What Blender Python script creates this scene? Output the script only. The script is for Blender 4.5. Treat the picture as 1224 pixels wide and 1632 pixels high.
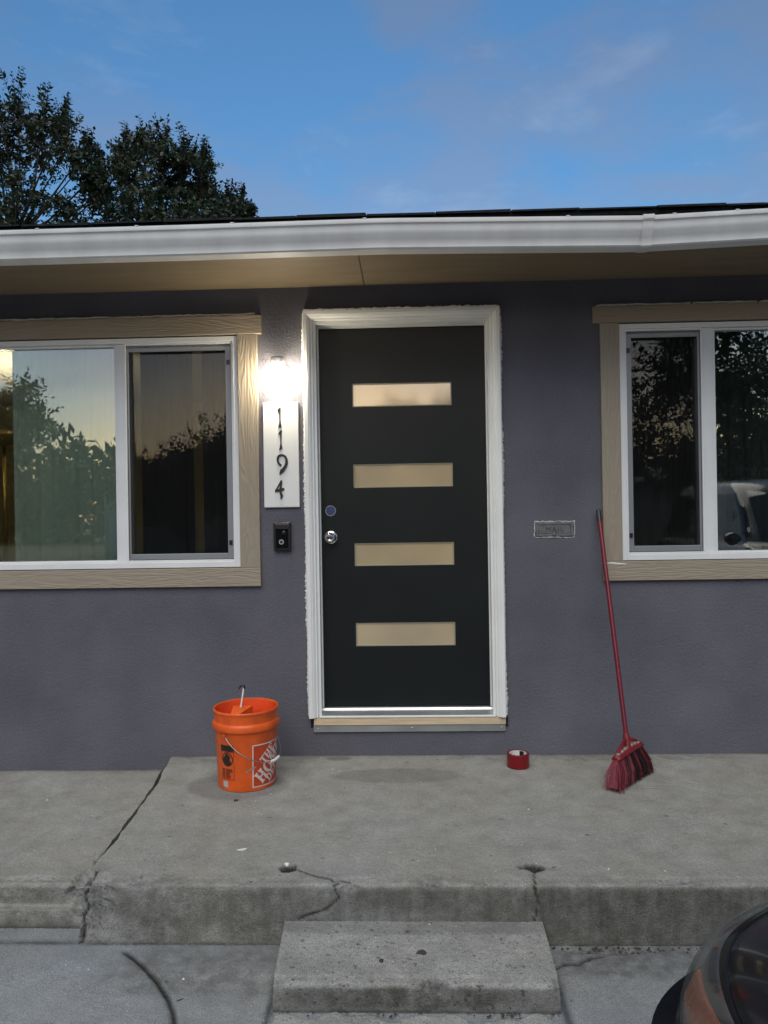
import bpy, bmesh, math, random
import numpy as np
from mathutils import Vector, Matrix

R = math.radians
scene = bpy.context.scene
for o in list(bpy.data.objects):
    bpy.data.objects.remove(o)
col = scene.collection

# ------------------------------------------------------------------ camera
FPX, PSI, RHO = 1180.0, 0.033, 0.0163          # focal length in photo pixels, yaw, roll
CAM = Vector((0.0, -3.91, 1.286))              # porch top is z = 0, the stucco face is y = 0
_d = Vector((-math.sin(PSI), math.cos(PSI), 0))
_r0 = Vector((math.cos(PSI), math.sin(PSI), 0))
_u0 = Vector((0, 0, 1))
_u = _u0 * math.cos(RHO) + _r0 * math.sin(RHO)
_r = _r0 * math.cos(RHO) - _u0 * math.sin(RHO)
cd = bpy.data.cameras.new("camera")
cam = bpy.data.objects.new("camera", cd)
col.objects.link(cam)
cam.matrix_world = Matrix(((_r.x, _u.x, -_d.x, CAM.x), (_r.y, _u.y, -_d.y, CAM.y),
                           (_r.z, _u.z, -_d.z, CAM.z), (0, 0, 0, 1)))
cd.sensor_fit = 'VERTICAL'
cd.sensor_height = 24.0
cd.lens = FPX / 1632 * 24.0
cd.clip_start, cd.clip_end = 0.05, 1500
scene.camera = cam


def ray(x, y):
    return _d + _r * ((x - 612) / FPX) + _u * ((816 - y) / FPX)


def onY(x, y, Y):
    v = ray(x, y)
    return CAM + v * ((Y - CAM.y) / v.y)


def onZ(x, y, Z):
    v = ray(x, y)
    return CAM + v * ((Z - CAM.z) / v.z)


# ------------------------------------------------------------------ world: dusk sky with thin cloud
W = bpy.data.worlds.new("World")
scene.world = W
W.use_nodes = True
wn, wl = W.node_tree.nodes, W.node_tree.links
wn.clear()
SKY_STRENGTH = 0.15
SUN_EL, SUN_ROT = R(2.8), R(180)
sky = wn.new('ShaderNodeTexSky')
sky.sky_type = 'NISHITA'
sky.sun_disc = False
sky.sun_elevation = SUN_EL
sky.sun_rotation = SUN_ROT
sky.air_density = 1.0
sky.dust_density = 1.4
sky.ozone_density = 3.2
tc = wn.new('ShaderNodeTexCoord')
mp = wn.new('ShaderNodeMapping')
mp.inputs['Scale'].default_value = (1.0, 1.0, 2.6)
wl.new(tc.outputs['Generated'], mp.inputs['Vector'])
n1 = wn.new('ShaderNodeTexNoise')
n1.inputs['Scale'].default_value = 3.4
n1.inputs['Detail'].default_value = 7
n1.inputs['Roughness'].default_value = 0.56
n1.inputs['Distortion'].default_value = 0.35
wl.new(mp.outputs['Vector'], n1.inputs['Vector'])
cr = wn.new('ShaderNodeValToRGB')
cr.color_ramp.elements[0].position = 0.40
cr.color_ramp.elements[1].position = 0.56
wl.new(n1.outputs['Fac'], cr.inputs['Fac'])
# cloud colour: the sky's own light, greyed and a little violet
hsv = wn.new('ShaderNodeHueSaturation')
hsv.inputs['Saturation'].default_value = 0.80
hsv.inputs['Value'].default_value = 0.82
wl.new(sky.outputs['Color'], hsv.inputs['Color'])
tint = wn.new('ShaderNodeMixRGB')
tint.blend_type = 'MULTIPLY'
tint.inputs['Fac'].default_value = 1.0
tint.inputs['Color2'].default_value = (0.97, 0.985, 1.04, 1)
wl.new(hsv.outputs['Color'], tint.inputs['Color1'])
cm = wn.new('ShaderNodeMixRGB')
wl.new(cr.outputs['Color'], cm.inputs['Fac'])
wl.new(sky.outputs['Color'], cm.inputs['Color1'])
wl.new(tint.outputs['Color'], cm.inputs['Color2'])
n2w = wn.new('ShaderNodeTexNoise')          # small pale wisps
n2w.inputs['Scale'].default_value = 5.0
n2w.inputs['Detail'].default_value = 8
n2w.inputs['Roughness'].default_value = 0.6
n2w.inputs['Distortion'].default_value = 0.2
wl.new(mp.outputs['Vector'], n2w.inputs['Vector'])
cr2 = wn.new('ShaderNodeValToRGB')
cr2.color_ramp.elements[0].position = 0.56
cr2.color_ramp.elements[1].position = 0.82
cr2.color_ramp.elements[1].color = (0.5, 0.5, 0.5, 1)
wl.new(n2w.outputs['Fac'], cr2.inputs['Fac'])
pale = wn.new('ShaderNodeHueSaturation')
pale.inputs['Saturation'].default_value = 0.55
pale.inputs['Value'].default_value = 1.12
wl.new(sky.outputs['Color'], pale.inputs['Color'])
cm2 = wn.new('ShaderNodeMixRGB')
wl.new(cr2.outputs['Color'], cm2.inputs['Fac'])
wl.new(cm.outputs['Color'], cm2.inputs['Color1'])
wl.new(pale.outputs['Color'], cm2.inputs['Color2'])
cm = cm2
bg = wn.new('ShaderNodeBackground')
bg.inputs['Strength'].default_value = SKY_STRENGTH
wl.new(cm.outputs['Color'], bg.inputs['Color'])
wo = wn.new('ShaderNodeOutputWorld')
wl.new(bg.outputs['Background'], wo.inputs['Surface'])

# afterglow: the sun is gone, what lights the porch is the broad bright cloud high behind the camera
sd = bpy.data.lights.new('sun', 'SUN')
sd.energy = 0.86
sd.angle = R(54)
sd.color = (1.0, 0.95, 0.85)
sun = bpy.data.objects.new('sun', sd)
col.objects.link(sun)
sun.rotation_euler = (R(90 - 52), 0, R(-8))     # light travels towards +y and down

vs = scene.view_settings
vs.view_transform = 'Standard'
vs.look = 'None'
vs.exposure = 1.55
vs.gamma = 1.0
vs.use_curve_mapping = False
scene.cycles.max_bounces = 8
scene.cycles.transparent_max_bounces = 16
scene.cycles.sample_clamp_indirect = 4.0


# ------------------------------------------------------------------ materials
def mat(name, c, rough=0.6, metal=0.0, var=0.12, vscale=6.0, bump=0.0, bscale=80.0, spec=0.5, coat=0.0,
        emit=None, estr=0.0, fine=0.0, fscale=300.0, stretch=(1, 1, 1), dist=0.004, trans=0.0, speck=0.0):
    m = bpy.data.materials.new(name)
    m.use_nodes = True
    N, L = m.node_tree.nodes, m.node_tree.links
    p = N['Principled BSDF']
    p.inputs['Roughness'].default_value = rough
    p.inputs['Metallic'].default_value = metal
    p.inputs['Specular IOR Level'].default_value = spec
    if coat:
        p.inputs['Coat Weight'].default_value = coat
        p.inputs['Coat Roughness'].default_value = 0.05
    if trans:
        p.inputs['Transmission Weight'].default_value = trans
    if emit:
        p.inputs['Emission Color'].default_value = (*emit, 1)
        p.inputs['Emission Strength'].default_value = estr
    t = N.new('ShaderNodeTexCoord')
    mpg = N.new('ShaderNodeMapping')
    mpg.inputs['Scale'].default_value = stretch
    L.new(t.outputs['Object'], mpg.inputs['Vector'])
    last = None
    if var:
        n = N.new('ShaderNodeTexNoise')
        n.inputs['Scale'].default_value = vscale
        n.inputs['Detail'].default_value = 6
        L.new(mpg.outputs['Vector'], n.inputs['Vector'])
        r = N.new('ShaderNodeMapRange')
        r.inputs['From Min'].default_value = 0.3
        r.inputs['From Max'].default_value = 0.7
        r.inputs['To Min'].default_value = 1 - var
        r.inputs['To Max'].default_value = 1 + var
        L.new(n.outputs['Fac'], r.inputs['Value'])
        v = N.new('ShaderNodeVectorMath')
        v.operation = 'SCALE'
        v.inputs[0].default_value = c
        L.new(r.outputs['Result'], v.inputs['Scale'])
        last = v.outputs['Vector']
        if fine:
            n2 = N.new('ShaderNodeTexNoise')
            n2.inputs['Scale'].default_value = fscale
            n2.inputs['Detail'].default_value = 3
            L.new(mpg.outputs['Vector'], n2.inputs['Vector'])
            r2 = N.new('ShaderNodeMapRange')
            r2.inputs['From Min'].default_value = 0.3
            r2.inputs['From Max'].default_value = 0.7
            r2.inputs['To Min'].default_value = 1 - fine
            r2.inputs['To Max'].default_value = 1 + fine
            L.new(n2.outputs['Fac'], r2.inputs['Value'])
            v2 = N.new('ShaderNodeVectorMath')
            v2.operation = 'SCALE'
            L.new(last, v2.inputs[0])
            L.new(r2.outputs['Result'], v2.inputs['Scale'])
            last = v2.outputs['Vector']
        L.new(last, p.inputs['Base Color'])
    else:
        p.inputs['Base Color'].default_value = (*c, 1)
    if bump:
        n3 = N.new('ShaderNodeTexNoise')
        n3.inputs['Scale'].default_value = bscale
        n3.inputs['Detail'].default_value = 5
        n3.inputs['Roughness'].default_value = 0.6
        L.new(mpg.outputs['Vector'], n3.inputs['Vector'])
        b = N.new('ShaderNodeBump')
        b.inputs['Strength'].default_value = bump
        b.inputs['Distance'].default_value = dist
        L.new(n3.outputs['Fac'], b.inputs['Height'])
        L.new(b.outputs['Normal'], p.inputs['Normal'])
    return m


def glass_mat(name, tint=(1, 1, 1), refl=0.2, haze=0.0, hazec=(0.4, 0.4, 0.4), rough=0.0, wav=0.0, top=1.0):
    """thin pane: clear body plus mirror reflection that follows Fresnel"""
    m = bpy.data.materials.new(name)
    m.use_nodes = True
    N, L = m.node_tree.nodes, m.node_tree.links
    N.clear()
    out = N.new('ShaderNodeOutputMaterial')
    tr = N.new('ShaderNodeBsdfTransparent')
    tr.inputs['Color'].default_value = (*tint, 1)
    gl = N.new('ShaderNodeBsdfGlossy')
    gl.inputs['Roughness'].default_value = rough
    lw = N.new('ShaderNodeFresnel')
    lw.inputs['IOR'].default_value = 1.5
    mr = N.new('ShaderNodeMapRange')
    mr.inputs['From Min'].default_value = 0.04
    mr.inputs['From Max'].default_value = 1.0
    mr.inputs['To Min'].default_value = refl
    mr.inputs['To Max'].default_value = top
    L.new(lw.outputs['Fac'], mr.inputs['Value'])
    mx = N.new('ShaderNodeMixShader')
    L.new(mr.outputs['Result'], mx.inputs['Fac'])
    body = tr
    if haze:
        df = N.new('ShaderNodeBsdfDiffuse')
        df.inputs['Color'].default_value = (*hazec, 1)
        m2 = N.new('ShaderNodeMixShader')
        m2.inputs['Fac'].default_value = haze
        L.new(tr.outputs[0], m2.inputs[1])
        L.new(df.outputs[0], m2.inputs[2])
        body = m2
    if wav:
        t = N.new('ShaderNodeTexCoord')
        n = N.new('ShaderNodeTexNoise')
        n.inputs['Scale'].default_value = 3.0
        n.inputs['Detail'].default_value = 1
        L.new(t.outputs['Object'], n.inputs['Vector'])
        b = N.new('ShaderNodeBump')
        b.inputs['Strength'].default_value = wav
        b.inputs['Distance'].default_value = 0.01
        L.new(n.outputs['Fac'], b.inputs['Height'])
        L.new(b.outputs['Normal'], gl.inputs['Normal'])
    L.new(body.outputs[0], mx.inputs[1])
    L.new(gl.outputs[0], mx.inputs[2])
    L.new(mx.outputs[0], out.inputs['Surface'])
    return m


def concrete_mat(name, c, warm=(0.16, 0.15, 0.125), speck=0.5, mott=0.18, rough=0.9):
    """base tone with mottling, aggregate specks, grit bump; vertex masks: dirt (cracks, grime), stain (damp), raw (broken aggregate)"""
    m = bpy.data.materials.new(name)
    m.use_nodes = True
    N, L = m.node_tree.nodes, m.node_tree.links
    p = N['Principled BSDF']
    p.inputs['Roughness'].default_value = rough
    p.inputs['Specular IOR Level'].default_value = 0.3
    t = N.new('ShaderNodeTexCoord')

    def noise(scale, detail, rough_=0.55, distn=0.0):
        n = N.new('ShaderNodeTexNoise')
        n.inputs['Scale'].default_value = scale
        n.inputs['Detail'].default_value = detail
        n.inputs['Roughness'].default_value = rough_
        n.inputs['Distortion'].default_value = distn
        L.new(t.outputs['Object'], n.inputs['Vector'])
        return n.outputs['Fac']

    def rng(sock, a, b, lo, hi):
        r = N.new('ShaderNodeMapRange')
        r.inputs['From Min'].default_value, r.inputs['From Max'].default_value = a, b
        r.inputs['To Min'].default_value, r.inputs['To Max'].default_value = lo, hi
        L.new(sock, r.inputs['Value'])
        return r.outputs['Result']

    def mix(fac, a, b, mode='MIX'):
        x = N.new('ShaderNodeMixRGB')
        x.blend_type = mode
        for s, v in (('Fac', fac), ('Color1', a), ('Color2', b)):
            if isinstance(v, (tuple, float)):
                x.inputs[s].default_value = v if isinstance(v, float) else (*v, 1)
            else:
                L.new(v, x.inputs[s])
        return x.outputs['Color']

    def scale(colr, fac):
        v = N.new('ShaderNodeVectorMath')
        v.operation = 'SCALE'
        L.new(colr, v.inputs[0])
        L.new(fac, v.inputs['Scale'])
        return v.outputs['Vector']

    def attr(nm):
        a = N.new('ShaderNodeAttribute')
        a.attribute_name = nm
        return a.outputs['Fac']
    base = mix(rng(noise(1.7, 7, 0.6, 0.4), 0.35, 0.65, 0.0, 1.0), c, warm)
    base = scale(base, rng(noise(9, 8, 0.65), 0.3, 0.7, 1 - mott, 1 + mott))
    base = scale(base, rng(noise(70, 4, 0.7), 0.3, 0.7, 1 - mott * 0.8, 1 + mott * 0.8))
    base = scale(base, rng(noise(300, 2), 0.36, 0.64, 0.72, 1.26))
    # pits and dark grains
    base = scale(base, rng(noise(150, 2, 0.4), 0.28, 0.36, 1 - speck * 0.6, 1.0))
    # pale grains
    base = mix(rng(noise(210, 1, 0.3), 0.72, 0.78, 0.0, speck * 0.6), base, (0.42, 0.41, 0.38))
    raw = attr('raw')
    v = N.new('ShaderNodeTexVoronoi')
    v.inputs['Scale'].default_value = 120
    L.new(t.outputs['Object'], v.inputs['Vector'])
    rawc = mix(0.55, (0.27, 0.25, 0.21), v.outputs['Color'], 'OVERLAY')
    hs = N.new('ShaderNodeHueSaturation')
    hs.inputs['Saturation'].default_value = 0.12
    hs.inputs['Value'].default_value = 0.8
    L.new(rawc, hs.inputs['Color'])
    base = mix(raw, base, hs.outputs['Color'])
    st = attr('stain')
    sn = N.new('ShaderNodeMath')
    sn.operation = 'MULTIPLY'
    L.new(st, sn.inputs[0])
    L.new(rng(noise(22, 5, 0.6), 0.36, 0.6, 0.15, 1.0), sn.inputs[1])
    base = mix(sn.outputs[0], base, (0.075, 0.07, 0.058))
    wet = attr('wet')
    base = mix(wet, base, (0.105, 0.105, 0.10))
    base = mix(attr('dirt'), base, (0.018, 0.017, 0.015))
    L.new(base, p.inputs['Base Color'])
    b = N.new('ShaderNodeBump')
    b.inputs['Strength'].default_value = 0.75
    b.inputs['Distance'].default_value = 0.005
    L.new(noise(160, 5, 0.65), b.inputs['Height'])
    b2 = N.new('ShaderNodeBump')
    b2.inputs['Strength'].default_value = 0.35
    b2.inputs['Distance'].default_value = 0.01
    L.new(noise(30, 6, 0.6), b2.inputs['Height'])
    L.new(b.outputs['Normal'], b2.inputs['Normal'])
    L.new(b2.outputs['Normal'], p.inputs['Normal'])
    return m


def stucco_mat():
    m = mat('stucco', (0.114, 0.112, 0.136), 0.85, var=0.16, vscale=2.2, fine=0.20, fscale=160, bump=0.7, bscale=75, dist=0.006, spec=0.25)
    # uneven trowelling under the paint
    N, L = m.node_tree.nodes, m.node_tree.links
    p = N['Principled BSDF']
    t = N.new('ShaderNodeTexCoord')
    n = N.new('ShaderNodeTexNoise')
    n.inputs['Scale'].default_value = 7.0
    n.inputs['Detail'].default_value = 4
    n.inputs['Distortion'].default_value = 1.2
    L.new(t.outputs['Object'], n.inputs['Vector'])
    b2 = N.new('ShaderNodeBump')
    b2.inputs['Strength'].default_value = 0.18
    b2.inputs['Distance'].default_value = 0.015
    L.new(n.outputs['Fac'], b2.inputs['Height'])
    old = p.inputs['Normal'].links[0].from_socket
    L.new(old, b2.inputs['Normal'])
    L.new(b2.outputs['Normal'], p.inputs['Normal'])
    return m


def board_mat(name, c, horiz):
    """fibre-cement trim: embossed wood grain under paint"""
    m = bpy.data.materials.new(name)
    m.use_nodes = True
    N, L = m.node_tree.nodes, m.node_tree.links
    p = N['Principled BSDF']
    p.inputs['Roughness'].default_value = 0.55
    t = N.new('ShaderNodeTexCoord')
    mpg = N.new('ShaderNodeMapping')
    mpg.inputs['Scale'].default_value = (1.2, 1, 11) if horiz else (11, 1, 1.2)
    L.new(t.outputs['Object'], mpg.inputs['Vector'])
    n = N.new('ShaderNodeTexNoise')
    n.inputs['Scale'].default_value = 2.2
    n.inputs['Detail'].default_value = 2
    n.inputs['Distortion'].default_value = 0.5
    L.new(mpg.outputs['Vector'], n.inputs['Vector'])
    mu = N.new('ShaderNodeMath')
    mu.operation = 'MULTIPLY'
    mu.inputs[1].default_value = 46
    L.new(n.outputs['Fac'], mu.inputs[0])
    si = N.new('ShaderNodeMath')
    si.operation = 'SINE'
    L.new(mu.outputs[0], si.inputs[0])
    r = N.new('ShaderNodeMapRange')
    r.inputs['From Min'].default_value = -1
    r.inputs['To Min'].default_value = 0.965
    r.inputs['To Max'].default_value = 1.02
    L.new(si.outputs[0], r.inputs['Value'])
    v = N.new('ShaderNodeVectorMath')
    v.operation = 'SCALE'
    v.inputs[0].default_value = c
    L.new(r.outputs['Result'], v.inputs['Scale'])
    L.new(v.outputs['Vector'], p.inputs['Base Color'])
    b = N.new('ShaderNodeBump')
    b.inputs['Strength'].default_value = 0.38
    b.inputs['Distance'].default_value = 0.0018
    L.new(si.outputs[0], b.inputs['Height'])
    L.new(b.outputs['Normal'], p.inputs['Normal'])
    return m


def emis_mat(name, c, s):
    m = bpy.data.materials.new(name)
    m.use_nodes = True
    N, L = m.node_tree.nodes, m.node_tree.links
    N.clear()
    e = N.new('ShaderNodeEmission')
    e.inputs['Color'].default_value = (*c, 1)
    e.inputs['Strength'].default_value = s
    o = N.new('ShaderNodeOutputMaterial')
    L.new(e.outputs[0], o.inputs['Surface'])
    return m


def leaf_mat(name, c1, c2):
    m = bpy.data.materials.new(name)
    m.use_nodes = True
    N, L = m.node_tree.nodes, m.node_tree.links
    p = N['Principled BSDF']
    p.inputs['Roughness'].default_value = 0.5
    a = N.new('ShaderNodeAttribute')
    a.attribute_name = 'tone'
    x = N.new('ShaderNodeMixRGB')
    x.inputs['Color1'].default_value = (*c1, 1)
    x.inputs['Color2'].default_value = (*c2, 1)
    L.new(a.outputs['Fac'], x.inputs['Fac'])
    L.new(x.outputs['Color'], p.inputs['Base Color'])
    tr = N.new('ShaderNodeBsdfTranslucent')
    L.new(x.outputs['Color'], tr.inputs['Color'])
    mx = N.new('ShaderNodeMixShader')
    mx.inputs['Fac'].default_value = 0.3
    L.new(p.outputs[0], mx.inputs[1])
    L.new(tr.outputs[0], mx.inputs[2])
    L.new(mx.outputs[0], N['Material Output'].inputs['Surface'])
    return m


MT = dict(
    stucco=stucco_mat(),
    interior=mat('interior_paint', (0.52, 0.48, 0.34), 0.8, var=0.05),
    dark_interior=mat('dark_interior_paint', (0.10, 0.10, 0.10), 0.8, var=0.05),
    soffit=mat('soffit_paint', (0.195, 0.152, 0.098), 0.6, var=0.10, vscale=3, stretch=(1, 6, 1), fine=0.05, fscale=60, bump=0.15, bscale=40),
    board_h=board_mat('trim_board_paint_across', (0.305, 0.257, 0.198), True),
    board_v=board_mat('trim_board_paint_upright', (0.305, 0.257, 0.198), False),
    vinyl=mat('white_vinyl', (0.72, 0.73, 0.74), 0.35, var=0.04),
    white_paint=mat('white_trim_paint', (0.76, 0.77, 0.76), 0.4, var=0.05, vscale=4, bump=0.08, bscale=60),
    caulk=mat('white_caulk', (0.72, 0.72, 0.70), 0.7, var=0.15, vscale=30, bump=0.5, bscale=120),
    gutter=mat('white_gutter_metal', (0.70, 0.71, 0.72), 0.32, var=0.09, vscale=5, stretch=(1.6, 1, 0.5), bump=0.04, bscale=5, dist=0.02),
    screen_frame=mat('grey_screen_frame', (0.26, 0.27, 0.29), 0.4, metal=0.3, var=0.05),
    black_plastic=mat('black_plastic', (0.012, 0.012, 0.013), 0.35, var=0.1),
    door=mat('door_paint', (0.0080, 0.0105, 0.0112), 0.42, var=0.16, vscale=3, bump=0.06, bscale=200, spec=0.30),
    lip=mat('lite_lip', (0.30, 0.27, 0.20), 0.4, var=0.05),
    alu=mat('mill_aluminium', (0.55, 0.57, 0.59), 0.35, metal=0.85, var=0.18, vscale=12, stretch=(0.4, 1, 1), bump=0.1, bscale=90),
    zinc=mat('dull_zinc', (0.26, 0.27, 0.27), 0.6, metal=0.2, var=0.2, vscale=10, stretch=(0.5, 1, 1)),
    pine=mat('raw_pine', (0.60, 0.47, 0.31), 0.7, var=0.16, vscale=5, stretch=(1, 8, 14), fine=0.1, fscale=40),
    chrome=mat('chrome', (0.75, 0.75, 0.76), 0.12, metal=1.0, var=0.0),
    satin=mat('satin_nickel', (0.5, 0.5, 0.5), 0.3, metal=1.0, var=0.0),
    blue=mat('blue_tape', (0.035, 0.06, 0.17), 0.7, var=0.15, vscale=40),
    hole=mat('gap_shade_black', (0.01, 0.01, 0.01), 0.9, var=0.1),  # near-black colour that stands in for shade inside a gap
    plaque=mat('plaque_paint', (0.70, 0.71, 0.70), 0.5, var=0.03),
    digit=mat('black_digit_metal', (0.015, 0.015, 0.015), 0.4, var=0.1),
    plate=mat('painted_mail_plate', (0.145, 0.15, 0.155), 0.45, metal=0.3, var=0.22, vscale=25, bump=0.2, bscale=60),
    worn=mat('bare_plaster', (0.50, 0.50, 0.49), 0.8, var=0.2, vscale=60, bump=0.6, bscale=150),
    engraved=mat('engraved_letter', (0.035, 0.035, 0.037), 0.7, var=0.1),
    orange=mat('orange_plastic', (0.70, 0.10, 0.012), 0.42, var=0.20, vscale=12, fine=0.04, fscale=80, bump=0.06, bscale=60),
    orange_in=mat('orange_red_plastic', (0.74, 0.07, 0.015), 0.45, var=0.14, vscale=14),
    logo_white=mat('logo_white_print', (0.66, 0.55, 0.52), 0.5, var=0.12, vscale=40),
    logo_ground=mat('logo_rust_print', (0.50, 0.052, 0.012), 0.45, var=0.10, vscale=30),
    label_black=mat('black_print', (0.018, 0.012, 0.010), 0.5, var=0.2, vscale=40),
    label_white=mat('white_sticker', (0.42, 0.42, 0.42), 0.6, var=0.12, vscale=60),
    scuff=mat('grey_paint_scuff', (0.33, 0.20, 0.14), 0.8, var=0.3, vscale=50),
    wire=mat('galvanised_wire', (0.42, 0.42, 0.43), 0.35, metal=0.9, var=0.1),
    white_plastic=mat('white_plastic', (0.72, 0.71, 0.69), 0.45, var=0.06),
    red_handle=mat('red_metal_handle', (0.15, 0.008, 0.016), 0.35, metal=0.15, var=0.10, vscale=10),
    red_plastic=mat('red_broom_plastic', (0.17, 0.008, 0.015), 0.45, var=0.15, vscale=30),
    red_bristle=mat('red_bristle', (0.16, 0.016, 0.030), 0.6, var=0.3, vscale=60),
    pale_bristle=mat('pale_red_bristle', (0.30, 0.10, 0.12), 0.6, var=0.3, vscale=60),
    black_bristle=mat('black_bristle', (0.012, 0.010, 0.011), 0.6, var=0.2, vscale=60),
    dust=mat('broom_dust', (0.26, 0.20, 0.18), 0.9, var=0.3, vscale=60),
    tape_red=mat('red_tape', (0.18, 0.004, 0.008), 0.28, var=0.06, vscale=20),
    tape_edge=mat('red_tape_edge', (0.15, 0.012, 0.014), 0.6, var=0.15, vscale=80, stretch=(1, 1, 6)),
    cardboard=mat('white_cardboard', (0.62, 0.61, 0.59), 0.8, var=0.08),
    plaster=mat('white_plaster_flake', (0.70, 0.68, 0.60), 0.85, var=0.1, vscale=60),
    pebble=mat('dark_pebble', (0.04, 0.035, 0.03), 0.8, var=0.3, vscale=80),
    straw=mat('pale_straw', (0.42, 0.38, 0.32), 0.8, var=0.2),
    shingle=mat('asphalt_shingle', (0.018, 0.020, 0.022), 0.95, var=0.35, vscale=40, fine=0.35, fscale=400, bump=0.6, bscale=250, spec=0.2),
    bark=mat('bark', (0.022, 0.019, 0.017), 0.95, var=0.35, vscale=12, stretch=(1, 1, 0.3), bump=0.6, bscale=30),
    leaf=leaf_mat('elm_leaf', (0.010, 0.020, 0.011), (0.030, 0.055, 0.030)),
    leaf2=leaf_mat('street_tree_leaf', (0.018, 0.030, 0.015), (0.05, 0.08, 0.035)),
    car=mat('black_car_paint', (0.006, 0.0075, 0.011), 0.22, var=0.0, coat=0.35, spec=0.35),
    car2=mat('dark_grey_car_paint', (0.016, 0.017, 0.019), 0.25, var=0.0, coat=0.4),
    trim_black=mat('matt_black_bumper', (0.010, 0.010, 0.011), 0.5, var=0.1),
    amber=mat('amber_lens', (0.52, 0.12, 0.035), 0.3, var=0.12, vscale=60, stretch=(1, 1, 4), coat=0.4),
    housing=mat('black_lamp_housing', (0.008, 0.008, 0.009), 0.3, var=0.0),
    bowl=mat('lamp_reflector', (0.30, 0.31, 0.32), 0.25, metal=0.9, var=0.0),
    rubber=mat('tyre_rubber', (0.015, 0.015, 0.015), 0.85, var=0.1),
    rim=mat('alloy_rim', (0.35, 0.35, 0.36), 0.35, metal=0.8, var=0.05),
    asphalt=mat('asphalt', (0.05, 0.05, 0.052), 0.9, var=0.15, vscale=2, fine=0.2, fscale=60, bump=0.4, bscale=60),
    soil=mat('dry_grass_ground', (0.085, 0.085, 0.045), 0.95, var=0.3, vscale=1.5, fine=0.2, fscale=25),
    siding=mat('pale_siding', (0.40, 0.41, 0.42), 0.7, var=0.06, vscale=2),
    siding2=mat('tan_siding', (0.30, 0.26, 0.20), 0.7, var=0.06, vscale=2),
    far_roof=mat('grey_roof_shingle', (0.14, 0.14, 0.145), 0.9, var=0.2, vscale=8),
    curtain_pale=mat('pale_green_curtain', (0.72, 0.83, 0.76), 0.85, var=0.06, vscale=3, stretch=(3, 1, 0.3)),
    curtain_dark=mat('charcoal_curtain', (0.055, 0.058, 0.056), 0.85, var=0.10, vscale=3, stretch=(3, 1, 0.3)),
    brass=mat('brass_pole', (0.40, 0.30, 0.14), 0.35, metal=0.8, var=0.05),
    shade=mat('cream_lamp_bowl', (0.55, 0.43, 0.24), 0.6, var=0.05),
    sofa=mat('black_sofa_fabric', (0.02, 0.02, 0.022), 0.8, var=0.15),
    lampmetal=mat('white_lamp_metal', (0.6, 0.6, 0.6), 0.4, var=0.04),
    globe=emis_mat('lit_lamp_glass', (1.0, 0.87, 0.64), 27.0),
    bulb_in=emis_mat('lit_floor_lamp_bulb', (1.0, 0.80, 0.50), 450.0),
    far_lamp=emis_mat('lit_porch_lamp', (1.0, 0.75, 0.4), 25.0),
    glass=glass_mat('window_glass', (0.93, 0.97, 0.95), 0.23, wav=0.02),
    car_glass=glass_mat('car_glass', (0.25, 0.28, 0.28), 0.08),
    lens=glass_mat('headlight_lens', (0.86, 0.88, 0.89), 0.03, haze=0.05, hazec=(0.45, 0.47, 0.47), top=0.35),
    mesh=glass_mat('insect_mesh', (0.85, 0.85, 0.85), 0.0, haze=0.25, hazec=(0.02, 0.02, 0.02)),
    porch=concrete_mat('porch_concrete', (0.280, 0.285, 0.276), (0.262, 0.256, 0.232)),
    step=concrete_mat('step_concrete', (0.31, 0.315, 0.31), (0.275, 0.27, 0.255), speck=0.9, mott=0.22),
    drive=concrete_mat('driveway_concrete', (0.27, 0.29, 0.31), (0.255, 0.265, 0.27), speck=0.35, mott=0.12, rough=0.75),
)


def pane_mat():
    """obscure door glass: uneven warm hall light glows through a satin film, the smooth face still mirrors"""
    m = mat('frosted_door_glass', (0.33, 0.27, 0.175), 0.35, var=0.10, vscale=2.2, spec=0.5)
    N, L = m.node_tree.nodes, m.node_tree.links
    p = N['Principled BSDF']
    t = N.new('ShaderNodeTexCoord')
    n = N.new('ShaderNodeTexNoise')
    n.inputs['Scale'].default_value = 2.6
    n.inputs['Detail'].default_value = 2
    L.new(t.outputs['Object'], n.inputs['Vector'])
    r = N.new('ShaderNodeMapRange')
    r.inputs['From Min'].default_value = 0.3
    r.inputs['From Max'].default_value = 0.7
    r.inputs['To Min'].default_value = 0.02
    r.inputs['To Max'].default_value = 0.055
    L.new(n.outputs['Fac'], r.inputs['Value'])
    p.inputs['Emission Color'].default_value = (1.0, 0.72, 0.36, 1)
    L.new(r.outputs['Result'], p.inputs['Emission Strength'])
    g = N.new('ShaderNodeBsdfGlossy')
    g.inputs['Roughness'].default_value = 0.06
    mx = N.new('ShaderNodeMixShader')
    mx.inputs['Fac'].default_value = 0.16
    L.new(p.outputs[0], mx.inputs[1])
    L.new(g.outputs[0], mx.inputs[2])
    L.new(mx.outputs[0], N['Material Output'].inputs['Surface'])
    return m


MT['pane'] = pane_mat()


def sheer(m, fac):
    N, L = m.node_tree.nodes, m.node_tree.links
    p = N['Principled BSDF']
    t = N.new('ShaderNodeBsdfTranslucent')
    t.inputs['Color'].default_value = (0.62, 0.70, 0.62, 1)
    x = N.new('ShaderNodeMixShader')
    x.inputs['Fac'].default_value = fac
    L.new(p.outputs[0], x.inputs[1])
    L.new(t.outputs[0], x.inputs[2])
    L.new(x.outputs[0], N['Material Output'].inputs['Surface'])


sheer(MT['curtain_pale'], 0.4)


# ------------------------------------------------------------------ object helpers
def tag(o, label=None, cat=None, group=None, kind=None):
    for k, v in (('label', label), ('category', cat), ('group', group), ('kind', kind)):
        if v:
            o[k] = v
    return o


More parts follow.
